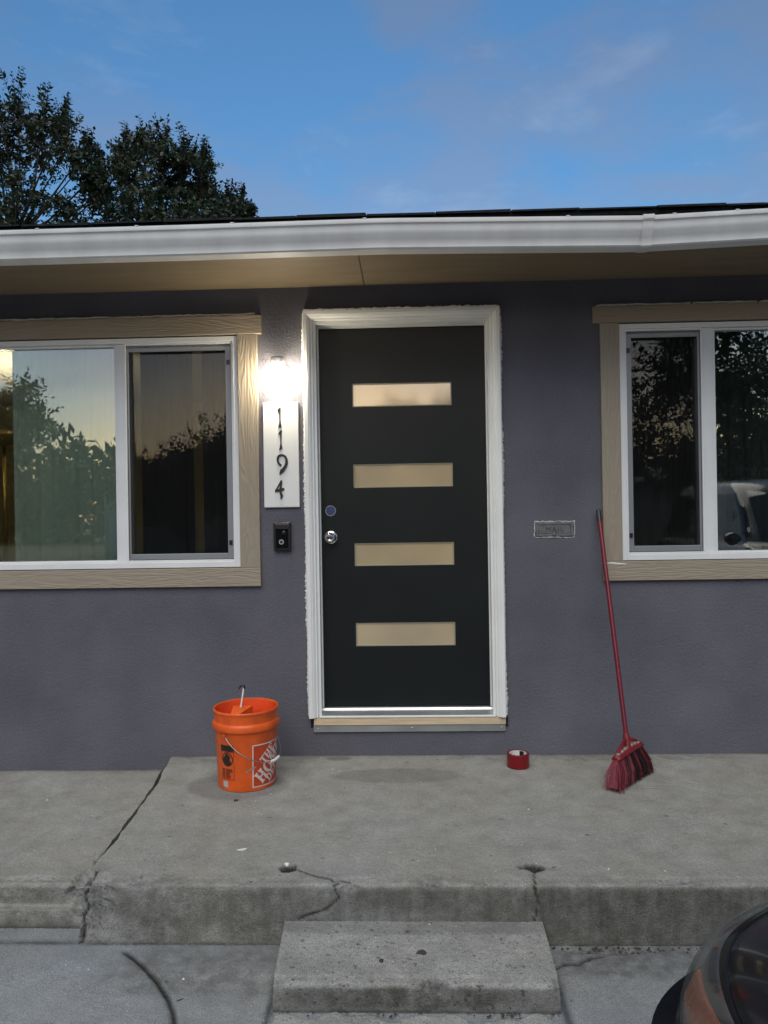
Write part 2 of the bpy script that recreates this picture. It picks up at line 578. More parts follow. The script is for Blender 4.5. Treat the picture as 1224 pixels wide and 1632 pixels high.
def thing(name, loc, label, cat, group=None):
    o = bpy.data.objects.new(name, None)
    o.empty_display_size = 0.1
    col.objects.link(o)
    o.location = loc
    return tag(o, label, cat, group)


def world_loc(o):
    v = o.location.copy()
    if o.parent:
        v = o.parent.matrix_parent_inverse @ v if False else v
    return v


def link(name, me, m, parent=None, smooth=False):
    o = bpy.data.objects.new(name, me)
    col.objects.link(o)
    if m is not None:
        me.materials.clear()
        me.materials.append(MT[m] if isinstance(m, str) else m)
    if smooth:
        me.polygons.foreach_set('use_smooth', [True] * len(me.polygons))
    if parent is not None:
        o.parent = parent
        # every mesh is written in world coordinates; top-level Empties are only translated
        top = parent
        while top.parent:
            top = top.parent
        if parent == top:
            o.matrix_parent_inverse = Matrix.Translation(-top.location)
    return o


def mesh_from(name, V, Fc):
    me = bpy.data.meshes.new(name)
    me.from_pydata([tuple(v) for v in V], [], Fc)
    me.update()
    return me


class MB:
    def __init__(s):
        s.v, s.f = [], []

    def add(s, V, Fc):
        n = len(s.v)
        s.v += [tuple(v) for v in V]
        s.f += [tuple(i + n for i in q) for q in Fc]
        return s

    def box(s, x0, x1, y0, y1, z0, z1):
        V = [(x, y, z) for x in (x0, x1) for y in (y0, y1) for z in (z0, z1)]
        return s.add(V, [(0, 1, 3, 2), (4, 6, 7, 5), (0, 4, 5, 1), (2, 3, 7, 6), (0, 2, 6, 4), (1, 5, 7, 3)])

    def tube(s, pts, rad, n=8, cap=True):
        pts = [Vector(p) for p in pts]
        if not hasattr(rad, '__len__'):
            rad = [rad] * len(pts)
        V, Fc = [], []
        pu = None
        for i, p in enumerate(pts):
            t = (pts[min(i + 1, len(pts) - 1)] - pts[max(i - 1, 0)])
            t = t.normalized() if t.length > 1e-9 else Vector((0, 0, 1))
            if pu is None:
                a = Vector((0, 0, 1)) if abs(t.z) < 0.9 else Vector((1, 0, 0))
                pu = t.cross(a).normalized()
            pu = (pu - t * pu.dot(t))
            pu = pu.normalized() if pu.length > 1e-6 else t.orthogonal().normalized()
            w = t.cross(pu)
            for k in range(n):
                a = 2 * math.pi * k / n
                V.append(p + (pu * math.cos(a) + w * math.sin(a)) * rad[i])
        for i in range(len(pts) - 1):
            for k in range(n):
                k2 = (k + 1) % n
                Fc.append((i * n + k, i * n + k2, (i + 1) * n + k2, (i + 1) * n + k))
        if cap:
            Fc.append(tuple(range(n - 1, -1, -1)))
            Fc.append(tuple((len(pts) - 1) * n + k for k in range(n)))
        return s.add(V, Fc)

    def lathe(s, prof, c=(0, 0, 0), n=40, axis='Z', close=False):
        """prof: (radius, height) list, turned about an axis through c"""
        V, Fc = [], []
        for r, h in prof:
            for k in range(n):
                a = 2 * math.pi * k / n
                x, y = r * math.cos(a), r * math.sin(a)
                q = (x, y, h) if axis == 'Z' else (x, -h, y)
                V.append((c[0] + q[0], c[1] + q[1], c[2] + q[2]))
        m = len(prof)
        for i in range(m if close else m - 1):
            j = (i + 1) % m
            for k in range(n):
                k2 = (k + 1) % n
                Fc.append((i * n + k, i * n + k2, j * n + k2, j * n + k))
        return s.add(V, Fc)

    def build(s, name, m, parent=None, smooth=False, bevel=0.0, seg=2, angle=None):
        me = mesh_from(name, s.v, s.f)
        bm = bmesh.new()
        bm.from_mesh(me)
        bmesh.ops.recalc_face_normals(bm, faces=bm.faces)
        if bevel:
            es = [e for e in bm.edges if len(e.link_faces) == 2 and e.calc_face_angle(0) > 0.6]
            bmesh.ops.bevel(bm, geom=es, offset=bevel, segments=seg, affect='EDGES', profile=0.5, clamp_overlap=True)
        bm.to_mesh(me)
        bm.free()
        o = link(name, me, m, parent, smooth)
        if smooth and angle:
            me.set_sharp_from_angle(angle=R(angle))
        return o


def bx(name, x0, x1, y0, y1, z0, z1, m, parent=None, bevel=0.002, seg=2):
    return MB().box(x0, x1, y0, y1, z0, z1).build(name, m, parent, bevel=bevel, seg=seg)


def outline_mesh(loops, thick):
    """2D outlines (with holes) -> solid, centred on z = 0..thick, returned as (verts, faces)"""
    cu = bpy.data.curves.new('tmp', 'CURVE')
    cu.dimensions = '2D'
    cu.fill_mode = 'BOTH'
    cu.extrude = thick / 2
    for lp in loops:
        sp = cu.splines.new('POLY')
        sp.points.add(len(lp) - 1)
        for q, (x, y) in zip(sp.points, lp):
            q.co = (x, y, 0, 1)
        sp.use_cyclic_u = True
    ob = bpy.data.objects.new('tmp', cu)
    col.objects.link(ob)
    dg = bpy.context.evaluated_depsgraph_get()
    me = bpy.data.meshes.new_from_object(ob.evaluated_get(dg))
    V = [v.co.copy() for v in me.vertices]
    Fc = [tuple(p.vertices) for p in me.polygons]
    bpy.data.objects.remove(ob)
    bpy.data.curves.remove(cu)
    bpy.data.meshes.remove(me)
    return V, Fc


def text_mesh(txt, size, thick, spacing=1.0):
    cu = bpy.data.curves.new('tmp', 'FONT')
    cu.body = txt
    cu.size = size
    cu.extrude = thick / 2
    cu.space_character = spacing
    cu.align_x = 'CENTER'
    cu.align_y = 'CENTER'
    ob = bpy.data.objects.new('tmp', cu)
    col.objects.link(ob)
    dg = bpy.context.evaluated_depsgraph_get()
    me = bpy.data.meshes.new_from_object(ob.evaluated_get(dg))
    V = [v.co.copy() for v in me.vertices]
    Fc = [tuple(p.vertices) for p in me.polygons]
    bpy.data.objects.remove(ob)
    bpy.data.curves.remove(cu)
    bpy.data.meshes.remove(me)
    return V, Fc


# ---- numpy value noise
_rng = np.random.RandomState(7)
_tab = _rng.rand(64, 64, 64)


def vnoise(P):
    P = np.asarray(P, float)
    i = np.floor(P).astype(int)
    f = P - i
    f = f * f * (3 - 2 * f)
    r = 0
    for dx in (0, 1):
        for dy in (0, 1):
            for dz in (0, 1):
                w = (f[..., 0] if dx else 1 - f[..., 0]) * (f[..., 1] if dy else 1 - f[..., 1]) * (f[..., 2] if dz else 1 - f[..., 2])
                r = r + w * _tab[(i[..., 0] + dx) % 64, (i[..., 1] + dy) % 64, (i[..., 2] + dz) % 64]
    return r


def fbm(P, sc, octv=4):
    P = np.asarray(P, float) * sc
    a, r, t = 1.0, 0, 0
    for k in range(octv):
        r = r + a * vnoise(P + 17.3 * k)
        t += a
        a *= 0.5
        P = P * 2.03
    return r / t


def seg_dist(P, poly):
    """distance of points (n,3) to a 3D polyline"""
    best = np.full(P.shape[:-1], 1e9)
    for a, b in zip(poly[:-1], poly[1:]):
        a, b = np.array(a), np.array(b)
        ab = b - a
        t = np.clip(((P - a) @ ab) / (ab @ ab), 0, 1)
        q = a + t[..., None] * ab
        best = np.minimum(best, np.linalg.norm(P - q, axis=-1))
    return best


def smooth01(x):
    x = np.clip(x, 0, 1)
    return x * x * (3 - 2 * x)


def dense(a, b, step):
    return list(np.linspace(a, b, max(2, int(round(abs(b - a) / step)) + 1)))


def slab(name, mtl, prof, xl, xr, us, label_kind='structure', cracks=(), chips=(), stains=(), wets=(), dirts=(), amp=0.002, seed=0.0, edge_amp=0.003):
    """concrete sheet: profile of (y, z) from the back of the top to the foot of the face, swept in x
    between xl(i) and xr(i); us in 0..1 across; real relief for cracks and broken spots"""
    prof = np.array(prof)
    ns, nu = len(prof), len(us)
    us = np.array(us)
    P = np.zeros((ns, nu, 3))
    for i in range(ns):
        a, b = xl(prof[i, 0], prof[i, 1]), xr(prof[i, 0], prof[i, 1])
        P[i, :, 0] = a + us * (b - a)
        P[i, :, 1] = prof[i, 0]
        P[i, :, 2] = prof[i, 1]
    # profile normal
    tan = np.gradient(prof, axis=0)
    nr = np.stack([np.zeros(ns), tan[:, 1], -tan[:, 0]], 1)   # (y,z) rotated: outwards/up
    nr /= np.linalg.norm(nr, axis=1)[:, None] + 1e-9
    nr *= np.where(nr[:, 2:3] < -0.5, -1, 1)
    Nn = np.repeat(nr[:, None, :], nu, 1)
    # top faces +z, front faces -y
    flip = (Nn[..., 2] < -0.01) | ((np.abs(Nn[..., 2]) <= 0.5) & (Nn[..., 1] > 0))
    Nn[flip] *= -1
    base = P.copy()
    h = (fbm(base + seed, 5.0, 4) - 0.5) * amp * 2 + (fbm(base + seed + 9, 60.0, 3) - 0.5) * amp
    # worn nosing: extra wander where the profile turns
    curv = np.abs(np.gradient(np.arctan2(tan[:, 1], tan[:, 0])))
    curv = np.convolve(curv, np.ones(9) / 9, 'same')
    curv = np.clip(curv / (curv.max() + 1e-9), 0, 1)
    h -= curv[:, None] * fbm(base + seed + 3, 22.0, 4) * edge_amp * 2
    dirt = np.zeros((ns, nu))
    stain = np.zeros((ns, nu))
    wet = np.zeros((ns, nu))
    raw = np.zeros((ns, nu))
    for poly, wd, dp, jit in cracks:
        poly = [np.array(q) for q in poly]
        dd = seg_dist(base + (np.stack([fbm(base + 5, 40, 3), fbm(base + 25, 40, 3), fbm(base + 45, 40, 3)], -1) - 0.5) * jit, poly)
        w = np.exp(-(dd / wd) ** 2)
        h -= w * dp
        dirt = np.maximum(dirt, np.clip(w * 1.15, 0, 0.92))
        dirt = np.maximum(dirt, 0.18 * np.exp(-(dd / (wd * 5)) ** 2))
    for c, rad, dp, dk in chips:
        q = (base - np.array(c)) / np.array(rad)
        dd = np.linalg.norm(q, axis=-1) + (fbm(base + 31, 35, 4) - 0.5) * 0.9
        w = smooth01((1 - dd) * 2.2)
        rough_ = 0.80 + 0.45 * fbm(base + 61, 60, 4)
        h -= w * dp * rough_
        raw = np.maximum(raw, w)
        dirt = np.maximum(dirt, smooth01((1 - dd) * 4) * dk)
    for c, rad, s_ in stains:
        q = (base - np.array(c)) / np.array(rad)
        dd = np.linalg.norm(q, axis=-1) + (fbm(base + 71, 9, 4) - 0.5) * 0.7
        stain = np.maximum(stain, smooth01((1 - dd) * 1.8) * s_)
    for c, rad, s_, edge in wets:
        q = (base - np.array(c)) / np.array(rad)
        dd = np.linalg.norm(q, axis=-1) + (fbm(base + 81, 6, 3) - 0.5) * 0.12
        wet = np.maximum(wet, smooth01((1 - dd) * edge) * s_)
    for fn in dirts:
        dirt = np.maximum(dirt, fn(base))
    P = P + Nn * h[..., None]
    # skirts at both ends so the slab is a solid piece
    def skirt(j):
        q = P[:, j].copy()
        top = Nn[:, j, 2] > 0.5
        q[top, 2] -= 0.30
        q[~top, 1] += 0.12
        return q
    P = np.concatenate([skirt(0)[:, None], P, skirt(-1)[:, None]], 1)
    pad = lambda a: np.concatenate([a[:, :1], a, a[:, -1:]], 1)
    nu += 2
    V = P.reshape(-1, 3)
    idx = np.arange(ns * nu).reshape(ns, nu)
    quads = np.stack([idx[:-1, :-1], idx[1:, :-1], idx[1:, 1:], idx[:-1, 1:]], -1).reshape(-1, 4)
    me = bpy.data.meshes.new(name)
    me.vertices.add(len(V))
    me.vertices.foreach_set('co', V.ravel())
    me.loops.add(quads.size)
    me.loops.foreach_set('vertex_index', quads.ravel())
    me.polygons.add(len(quads))
    me.polygons.foreach_set('loop_start', np.arange(0, quads.size, 4))
    me.polygons.foreach_set('loop_total', np.full(len(quads), 4))
    me.update()
    me.validate()
    for nm, arr in (('dirt', dirt), ('stain', stain), ('wet', wet), ('raw', raw)):
        at = me.attributes.new(nm, 'FLOAT', 'POINT')
        at.data.foreach_set('value', pad(arr).ravel().astype(np.float32))
    o = link(name, me, mtl, None, smooth=True)
    me.set_sharp_from_angle(angle=R(50))
    o['kind'] = 'structure'
    return o


def pz(x, y, z=0.0):
    v = onZ(x, y, z)
    return (v.x, v.y, v.z)


def py(x, y, Y):
    v = onY(x, y, Y)
    return (v.x, v.y, v.z)


# ================================================================== SETTING: ground and concrete
GZ = -0.212           # driveway level at the porch
PF = -1.351           # porch front edge

g = MB().add([(-300, -300, -0.33), (300, -300, -0.33), (300, 300, -0.33), (-300, 300, -0.33)], [(0, 1, 2, 3)]).build('ground', 'soil')
tag(g, kind='structure')
st = MB().add([(-120, -19, -0.322), (120, -19, -0.322), (120, -11.5, -0.322), (-120, -11.5, -0.322)], [(0, 1, 2, 3)]).build('street', 'asphalt')
tag(st, kind='structure')

# driveway: fine relief where the photograph sees it, coarse further off
ys = [-1.25] + dense(-1.30, -2.25, 0.007) + dense(-2.35, -11.4, 0.35)
zz = [GZ] + [GZ - 0.012 * max(0, (-y - 1.3)) for y in ys[1:]]
usx = dense(-8, -1.75, 0.5)[:-1] + dense(-1.75, 1.6, 0.008) + dense(1.6, 9, 0.5)[1:]
us_d = [(x + 8) / 17 for x in usx]


def on_drive(x, y):
    z = GZ
    for _ in range(4):
        v = onZ(x, y, z)
        z = GZ - 0.012 * max(0, -v.y - 1.3)
    return (v.x, v.y, z)


cut = [on_drive(*q) for q in ((200, 1516), (225, 1535), (250, 1562), (268, 1590), (277, 1615), (280, 1660))]
crk1 = [on_drive(*q) for q in ((884, 1542), (900, 1536), (920, 1537), (940, 1526), (962, 1523))]


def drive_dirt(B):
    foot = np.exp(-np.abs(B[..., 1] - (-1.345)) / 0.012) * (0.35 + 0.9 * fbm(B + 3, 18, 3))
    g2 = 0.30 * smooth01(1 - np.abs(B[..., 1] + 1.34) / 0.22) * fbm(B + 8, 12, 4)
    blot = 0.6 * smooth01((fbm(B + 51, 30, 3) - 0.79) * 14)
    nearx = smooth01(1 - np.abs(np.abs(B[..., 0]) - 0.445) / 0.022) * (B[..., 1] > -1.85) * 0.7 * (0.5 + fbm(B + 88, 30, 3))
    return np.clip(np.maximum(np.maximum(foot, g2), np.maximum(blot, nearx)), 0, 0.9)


slab('driveway', 'drive', list(zip(ys, zz)), lambda y, z: -8, lambda y, z: 9, us_d,
     cracks=[(cut, 0.0085, 0.014, 0.004), (crk1, 0.0055, 0.010, 0.014)],
     chips=[(pz(960, 1514, GZ), (0.20, 0.025, 0.05), 0.006, 0.25)],
     stains=[((-0.62, -1.50, GZ), (0.55, 0.17, 0.2), 0.5), ((0.75, -1.45, GZ), (0.5, 0.12, 0.2), 0.6)],
     dirts=[drive_dirt], amp=0.0022, seed=4.0)


# porch slab, with the joint to the sunken slab on its left
def seam(y, z):
    t = np.interp(y, [PF, -1.17, -0.955, -0.4, 0.02], [-1.165, -1.178, -1.19, -1.225, -1.285])
    if z < -0.012:
        t += (-z) * -0.10
    return t + 0.034 * (float(fbm(np.array([y, z * 1.5, 3.3]), 9.0, 4)) - 0.5)


def nosing(yb, yf, ztop, zbot, r, s_top, s_face, y_dense=None):
    p = []
    if y_dense is not None:
        p += [(y, ztop) for y in dense(yb, y_dense, s_top * 1.8)[:-1]]
        yb = y_dense
    p += [(y, ztop) for y in dense(yb, yf + r, s_top)]
    for k in range(1, 6):
        a = math.pi / 2 * k / 6
        p.append((yf + r - r * math.sin(a), ztop - r + r * math.cos(a)))
    p += [(yf, z) for z in dense(ztop - r, zbot, s_face)]
    return p


pprof = nosing(0.02, PF, 0.0, GZ - 0.05, 0.014, 0.0065, 0.0055, -0.55)
pu = dense(0, 0.62, 0.0065 / 4.2) + dense(0.62, 1, 0.02)[1:]
hA, hB = pz(459, 1383), pz(850, 1383)
crA = [pz(466, 1382), pz(495, 1393), pz(528, 1400), pz(540, 1407), py(532, 1412, PF), py(540, 1432, PF), py(520, 1450, PF), py(478, 1464, PF)]
crA2 = [pz(530, 1402), pz(558, 1404)]
crS = [(-1.150, PF + 0.10, 0.0), (-1.152, PF + 0.02, 0.0), (-1.150, PF, -0.02), (-1.158, PF, -0.06), (-1.150, PF, -0.09), (-1.168, PF, -0.13), (-1.166, PF, -0.17), (-1.176, PF, -0.23)]
crB = [pz(851, 1390), pz(853, 1407), py(852, 1412, PF), py(857, 1440, PF), py(853, 1470, PF), py(866, 1500, PF)]
buck = pz(388, 1245)


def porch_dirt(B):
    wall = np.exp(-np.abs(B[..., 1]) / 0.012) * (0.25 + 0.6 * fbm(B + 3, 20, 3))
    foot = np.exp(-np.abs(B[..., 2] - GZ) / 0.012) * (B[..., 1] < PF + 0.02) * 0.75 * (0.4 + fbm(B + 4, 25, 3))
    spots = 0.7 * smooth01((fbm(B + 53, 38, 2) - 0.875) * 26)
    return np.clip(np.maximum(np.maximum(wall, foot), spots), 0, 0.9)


def face_grime(B):
    # weathered film on the riser with run-off streaks
    f = (B[..., 1] < PF + 0.006) * smooth01((-B[..., 2] - 0.004) / 0.03)
    run = fbm(np.stack([B[..., 0] * 55, B[..., 2] * 4, B[..., 0] * 0], -1), 1.0, 4)
    blot = fbm(B + 19, 16, 5)
    xr = smooth01((B[..., 0] + 0.9) / 1.2)
    return f * np.clip(0.16 + 0.24 * xr + 0.16 * smooth01((run - 0.40) * 3) + 0.6 * (blot - 0.5) * (1.25 - 0.8 * xr), 0.02, 0.75)


slab('porch', 'porch', pprof, seam, lambda y, z: 3.4, pu,
     cracks=[(crS, 0.0050, 0.012, 0.016), (crA, 0.0042, 0.007, 0.010), (crA2, 0.0036, 0.004, 0.010), (crB, 0.0042, 0.006, 0.010)],
     chips=[(hA, (0.036, 0.034, 0.03), 0.03, 0.97), (hB, (0.050, 0.038, 0.03), 0.03, 0.97),
            (pz(880, 1383), (0.03, 0.025, 0.03), 0.006, 0.1),
            (pz(1075, 1403), (0.075, 0.035, 0.03), 0.008, 0.0), (pz(690, 1406), (0.06, 0.02, 0.03), 0.008, 0.0),
            ((-1.13, PF, -0.07), (0.085, 0.12, 0.16), 0.014, 0.0), (py(560, 1416, PF), (0.035, 0.03, 0.02), 0.008, 0.1),
            (pz(395, 1404), (0.05, 0.02, 0.02), 0.006, 0.0), (pz(770, 1408), (0.03, 0.015, 0.015), 0.006, 0.0),
            (pz(225, 1408), (0.06, 0.03, 0.025), 0.008, 0.1), (pz(1120, 1409), (0.04, 0.012, 0.015), 0.005, 0.0)],
     stains=[(py(250, 1445, PF), (0.26, 0.10, 0.16), 0.45), (py(420, 1450, PF), (0.40, 0.10, 0.13), 0.38),
             (py(1000, 1460, PF), (0.85, 0.10, 0.16), 0.45), (py(700, 1430, PF), (0.45, 0.10, 0.08), 0.40),
             ((-1.15, -0.05, 0), (0.9, 0.10, 0.1), 0.35), ((0.9, -0.05, 0), (1.2, 0.07, 0.1), 0.35)],
     wets=[(pz(378, 1252), (0.265, 0.185, 0.1), 0.38, 6.0), (pz(632, 1236), (0.36, 0.115, 0.1), 0.42, 4.0),
           (pz(540, 1209), (0.075, 0.035, 0.1), 0.6, 4.0)],
     dirts=[porch_dirt, face_grime], amp=0.0016)

# sunken slab on the left, with a toe at the foot of its face
lz = -0.070
lprof = nosing(0.02, -1.215, lz, -0.145, 0.016, 0.0075, 0.006, -0.5)
lprof += [(y, -0.147) for y in dense(-1.217, -1.245, 0.007)] + [(-1.249, z) for z in dense(-0.150, GZ - 0.05, 0.006)]
lu = dense(0, 0.75, 0.03)[:-1] + dense(0.75, 1, 0.0018)


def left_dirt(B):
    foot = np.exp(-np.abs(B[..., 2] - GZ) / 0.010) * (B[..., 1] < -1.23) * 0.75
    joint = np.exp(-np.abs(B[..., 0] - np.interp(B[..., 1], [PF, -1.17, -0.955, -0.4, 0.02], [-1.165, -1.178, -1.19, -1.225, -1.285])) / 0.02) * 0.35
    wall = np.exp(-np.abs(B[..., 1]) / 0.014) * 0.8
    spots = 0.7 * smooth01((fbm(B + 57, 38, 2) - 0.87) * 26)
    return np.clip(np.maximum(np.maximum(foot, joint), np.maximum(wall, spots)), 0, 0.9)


slab('sunken_slab', 'porch', lprof, lambda y, z: -5.5, lambda y, z: seam(y, z) - float(np.interp(y, [-1.21, -1.13], [0.014, 0.053])), lu,
     chips=[((-1.215, -1.19, lz - 0.02), (0.080, 0.12, 0.12), 0.022, 0.05), ((-1.23, -0.98, lz), (0.03, 0.10, 0.05), 0.02, 0.2),
            (pz(60, 1400, lz), (0.10, 0.025, 0.03), 0.007, 0.0), (pz(20, 1400, lz), (0.05, 0.02, 0.03), 0.006, 0.0)],
     stains=[((-1.6, -1.22, -0.11), (0.5, 0.05, 0.05), 0.6), ((-1.5, -1.25, -0.18), (0.6, 0.03, 0.06), 0.5)],
     dirts=[left_dirt], amp=0.0028, seed=11.0)

# doorstep block
SZ = -0.130
sprof = nosing(PF + 0.03, -1.693, SZ, GZ - 0.06, 0.016, 0.0055, 0.005)
xl_s = lambda y, z: np.interp(y, [-1.70, PF], [-0.432, -0.452])
xr_s = lambda y, z: np.interp(y, [-1.70, PF], [0.428, 0.437])


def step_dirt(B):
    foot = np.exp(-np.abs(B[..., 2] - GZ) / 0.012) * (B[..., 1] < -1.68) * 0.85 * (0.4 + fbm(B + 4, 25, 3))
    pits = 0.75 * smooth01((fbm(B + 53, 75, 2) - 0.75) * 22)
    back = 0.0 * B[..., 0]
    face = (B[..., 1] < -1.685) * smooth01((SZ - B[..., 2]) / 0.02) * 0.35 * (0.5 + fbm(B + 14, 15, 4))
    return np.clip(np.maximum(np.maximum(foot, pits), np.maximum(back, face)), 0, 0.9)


slab('doorstep', 'step', sprof, xl_s, xr_s, dense(0, 1, 0.006),
     chips=[((0.43, -1.69, SZ), (0.03, 0.05, 0.04), 0.012, 0.1), ((-0.43, -1.69, SZ), (0.04, 0.04, 0.04), 0.010, 0.1),
            (pz(690, 1566, SZ), (0.05, 0.03, 0.03), 0.010, 0.35), (pz(545, 1569, SZ), (0.04, 0.015, 0.02), 0.006, 0.1)],
     stains=[((0, -1.70, -0.17), (0.5, 0.03, 0.05), 0.75), (pz(690, 1575, SZ), (0.05, 0.05, 0.06), 0.9)],
     wets=[((0.0, PF - 0.035, SZ), (0.75, 0.055, 0.1), 0.30, 3.0)], dirts=[step_dirt], amp=0.003, seed=21.0)

# lower slab in front of the doorstep with a crumbled back edge


def low_back(x):
    return -1.725 - 0.02 * (x + 0.4) + 0.014 * math.sin(x * 23) + 0.010 * math.sin(x * 51 + 2) + 0.02 * (float(vnoise(np.array([x * 12, 1.5, 7.7]))) - 0.5)


lx = dense(-0.425, 0.43, 0.006)
ly = [0, 0.0, 0.004, 0.012] + dense(0.02, 0.62, 0.008)
Vn, Fn = [], []
for x in lx:
    yb = low_back(x)
    for k, q in enumerate(ly):
        z = GZ - 0.05 if k == 0 else (GZ + 0.016 - (0.006 if k == 1 else 0.002 if k == 2 else 0))
        nz = float(fbm(np.array([x, q, 0.3]), 30, 3)) - 0.5
        Vn.append((x + (0.012 * math.sin(q * 30) if x in (lx[0], lx[-1]) else 0), yb - q, z + nz * (0.012 if k else 0)))
nk = len(ly)
for i in range(len(lx) - 1):
    for k in range(nk - 1):
        Fn.append((i * nk + k, i * nk + k + 1, (i + 1) * nk + k + 1, (i + 1) * nk + k))
for e in (0, len(lx) - 1):
    base_i = len(Vn)
    for k in range(nk):
        v = Vn[e * nk + k]
        Vn.append((v[0], v[1], GZ - 0.06))
    for k in range(nk - 1):
        Fn.append((e * nk + k, base_i + k, base_i + k + 1, e * nk + k + 1))
ls = MB().add(Vn, Fn).build('lower_slab', 'step', smooth=True, angle=50)
tag(ls, kind='structure')

# ================================================================== THE HOUSE
SOF = 2.484
house = thing('house', (0, 3.5, 0), 'low house with dark grey stucco front, tan trim and white gutter', 'house')
LW = dict(x0=-2.62, x1=-0.893, z0=1.006, z1=2.234)     # window openings in the stucco
RW = dict(x0=1.112, x1=2.75, z0=1.012, z1=2.247)
DO = dict(x0=-0.512, x1=0.466, z0=0.150, z1=2.318)     # rough opening of the door
MS = dict(x0=0.675, x1=0.850, z0=1.150, z1=1.210)
X0, X1, YB = -6.0, 6.0, 7.0


def wall_with_holes(name, holes, y0, y1, x0, x1, z0, z1, m, parent):
    xs = sorted({x0, x1, *[h[k] for h in holes for k in ('x0', 'x1')]})
    zs = sorted({z0, z1, *[h[k] for h in holes for k in ('z0', 'z1')]})
    bm = bmesh.new()
    gv = {}

    def vv(x, y, z):
        k = (round(x, 5), round(y, 5), round(z, 5))
        if k not in gv:
            gv[k] = bm.verts.new(k)
        return gv[k]
    solid = {}
    for i in range(len(xs) - 1):
        for j in range(len(zs) - 1):
            cx, cz = (xs[i] + xs[i + 1]) / 2, (zs[j] + zs[j + 1]) / 2
            solid[i, j] = not any(h['x0'] < cx < h['x1'] and h['z0'] < cz < h['z1'] for h in holes)
    for (i, j), s_ in solid.items():
        if not s_:
            continue
        a, b, c, d_ = xs[i], xs[i + 1], zs[j], zs[j + 1]
        bm.faces.new([vv(a, y0, c), vv(b, y0, c), vv(b, y0, d_), vv(a, y0, d_)])
        bm.faces.new([vv(a, y1, d_), vv(b, y1, d_), vv(b, y1, c), vv(a, y1, c)])
        for di, dj, q in ((-1, 0, (a, a, c, d_)), (1, 0, (b, b, c, d_)), (0, -1, (a, b, c, c)), (0, 1, (a, b, d_, d_))):
            if not solid.get((i + di, j + dj), False):
                p, q2, r_, s2 = q
                if di:
                    bm.faces.new([vv(p, y0, r_), vv(p, y0, s2), vv(p, y1, s2), vv(p, y1, r_)])
                else:
                    bm.faces.new([vv(p, y0, r_), vv(q2, y0, r_), vv(q2, y1, r_), vv(p, y1, r_)])
    bmesh.ops.recalc_face_normals(bm, faces=bm.faces)
    me = bpy.data.meshes.new(name)
    bm.to_mesh(me)
    bm.free()
    return link(name, me, m, parent)


wall_with_holes('front_wall', [LW, RW, DO, MS], 0.0, 0.16, X0, X1, -0.40, SOF + 0.06, 'stucco', house)
bx('side_wall', X0, X0 + 0.15, 0.162, YB, -0.40, SOF + 0.06, 'stucco', house, 0)
bx('side_wall', X1 - 0.15, X1, 0.162, YB, -0.40, SOF + 0.06, 'stucco', house, 0)
bx('rear_wall', X0, X1, YB + 0.002, YB + 0.15, -0.40, SOF + 0.06, 'stucco', house, 0)
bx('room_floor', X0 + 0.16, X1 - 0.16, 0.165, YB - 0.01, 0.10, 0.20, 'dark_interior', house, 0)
bx('room_ceiling', X0 + 0.16, X1 - 0.16, 0.165, YB - 0.01, 2.44, 2.48, 'interior', house, 0)
bx('partition_wall', -0.72, -0.64, 0.165, YB - 0.02, 0.201, 2.439, 'interior', house, 0)
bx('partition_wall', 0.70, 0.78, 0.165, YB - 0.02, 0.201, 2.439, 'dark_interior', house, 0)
bx('partition_wall', X0 + 0.161, -0.722, 3.6, 3.7, 0.201, 2.439, 'interior', house, 0)
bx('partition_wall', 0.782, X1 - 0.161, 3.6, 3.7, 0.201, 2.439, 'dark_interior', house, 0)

# roof: low pitch, eave at front; single shingles along the eave
EY, EZ, PIT = -0.640, 2.590, 0.30
RY = 3.4
rf = MB()
zr = EZ + PIT * (RY - EY)
t_ = 0.018
RX0, RX1 = X0 - 0.3, X1 + 0.3
rf.add([(RX0, EY, EZ - t_), (RX1, EY, EZ - t_), (RX1, EY, EZ), (RX0, EY, EZ), (RX0, RY, zr), (RX1, RY, zr), (RX0, RY, zr - t_), (RX1, RY, zr - t_),
        (RX0, 2 * RY - EY, EZ), (RX1, 2 * RY - EY, EZ), (RX0, 2 * RY - EY, EZ - t_), (RX1, 2 * RY - EY, EZ - t_)],
       [(0, 1, 2, 3), (3, 2, 5, 4), (0, 6, 7, 1), (4, 5, 9, 8), (6, 10, 11, 7), (8, 9, 11, 10), (0, 3, 4, 6), (1, 7, 5, 2), (4, 8, 10, 6), (5, 7, 11, 9)])
roof = rf.build('roof', 'shingle', house)
rnd = random.Random(5)
for row in range(3):
    yb = EY - 0.022 + row * 0.14
    x = -2.9 + (row % 2) * 0.16
    while x < 2.9:
        w = 0.305 + rnd.uniform(-0.03, 0.03)
        lift = rnd.uniform(0.0, 0.003) + 0.003 * row
        th = rnd.choice((0.008, 0.009, 0.012))
        y0, y1 = yb + rnd.uniform(-0.006, 0.006), yb + 0.30
        za, zb = EZ + PIT * (y0 - EY) + 0.003 + lift + row * 0.004, EZ + PIT * (y1 - EY) + 0.003 + row * 0.006
        q = MB().add([(x, y0, za), (x + w - 0.006, y0, za + rnd.uniform(-0.002, 0.003)), (x + w - 0.006, y1, zb), (x, y1, zb),
                      (x, y0, za + th), (x + w - 0.006, y0, za + th + rnd.uniform(-0.002, 0.003)), (x + w - 0.006, y1, zb + th), (x, y1, zb + th)],
                     [(0, 1, 2, 3), (4, 7, 6, 5), (0, 4, 5, 1), (1, 5, 6, 2), (2, 6, 7, 3), (3, 7, 4, 0)])
        q.build('shingle', 'shingle', roof)
        x += w
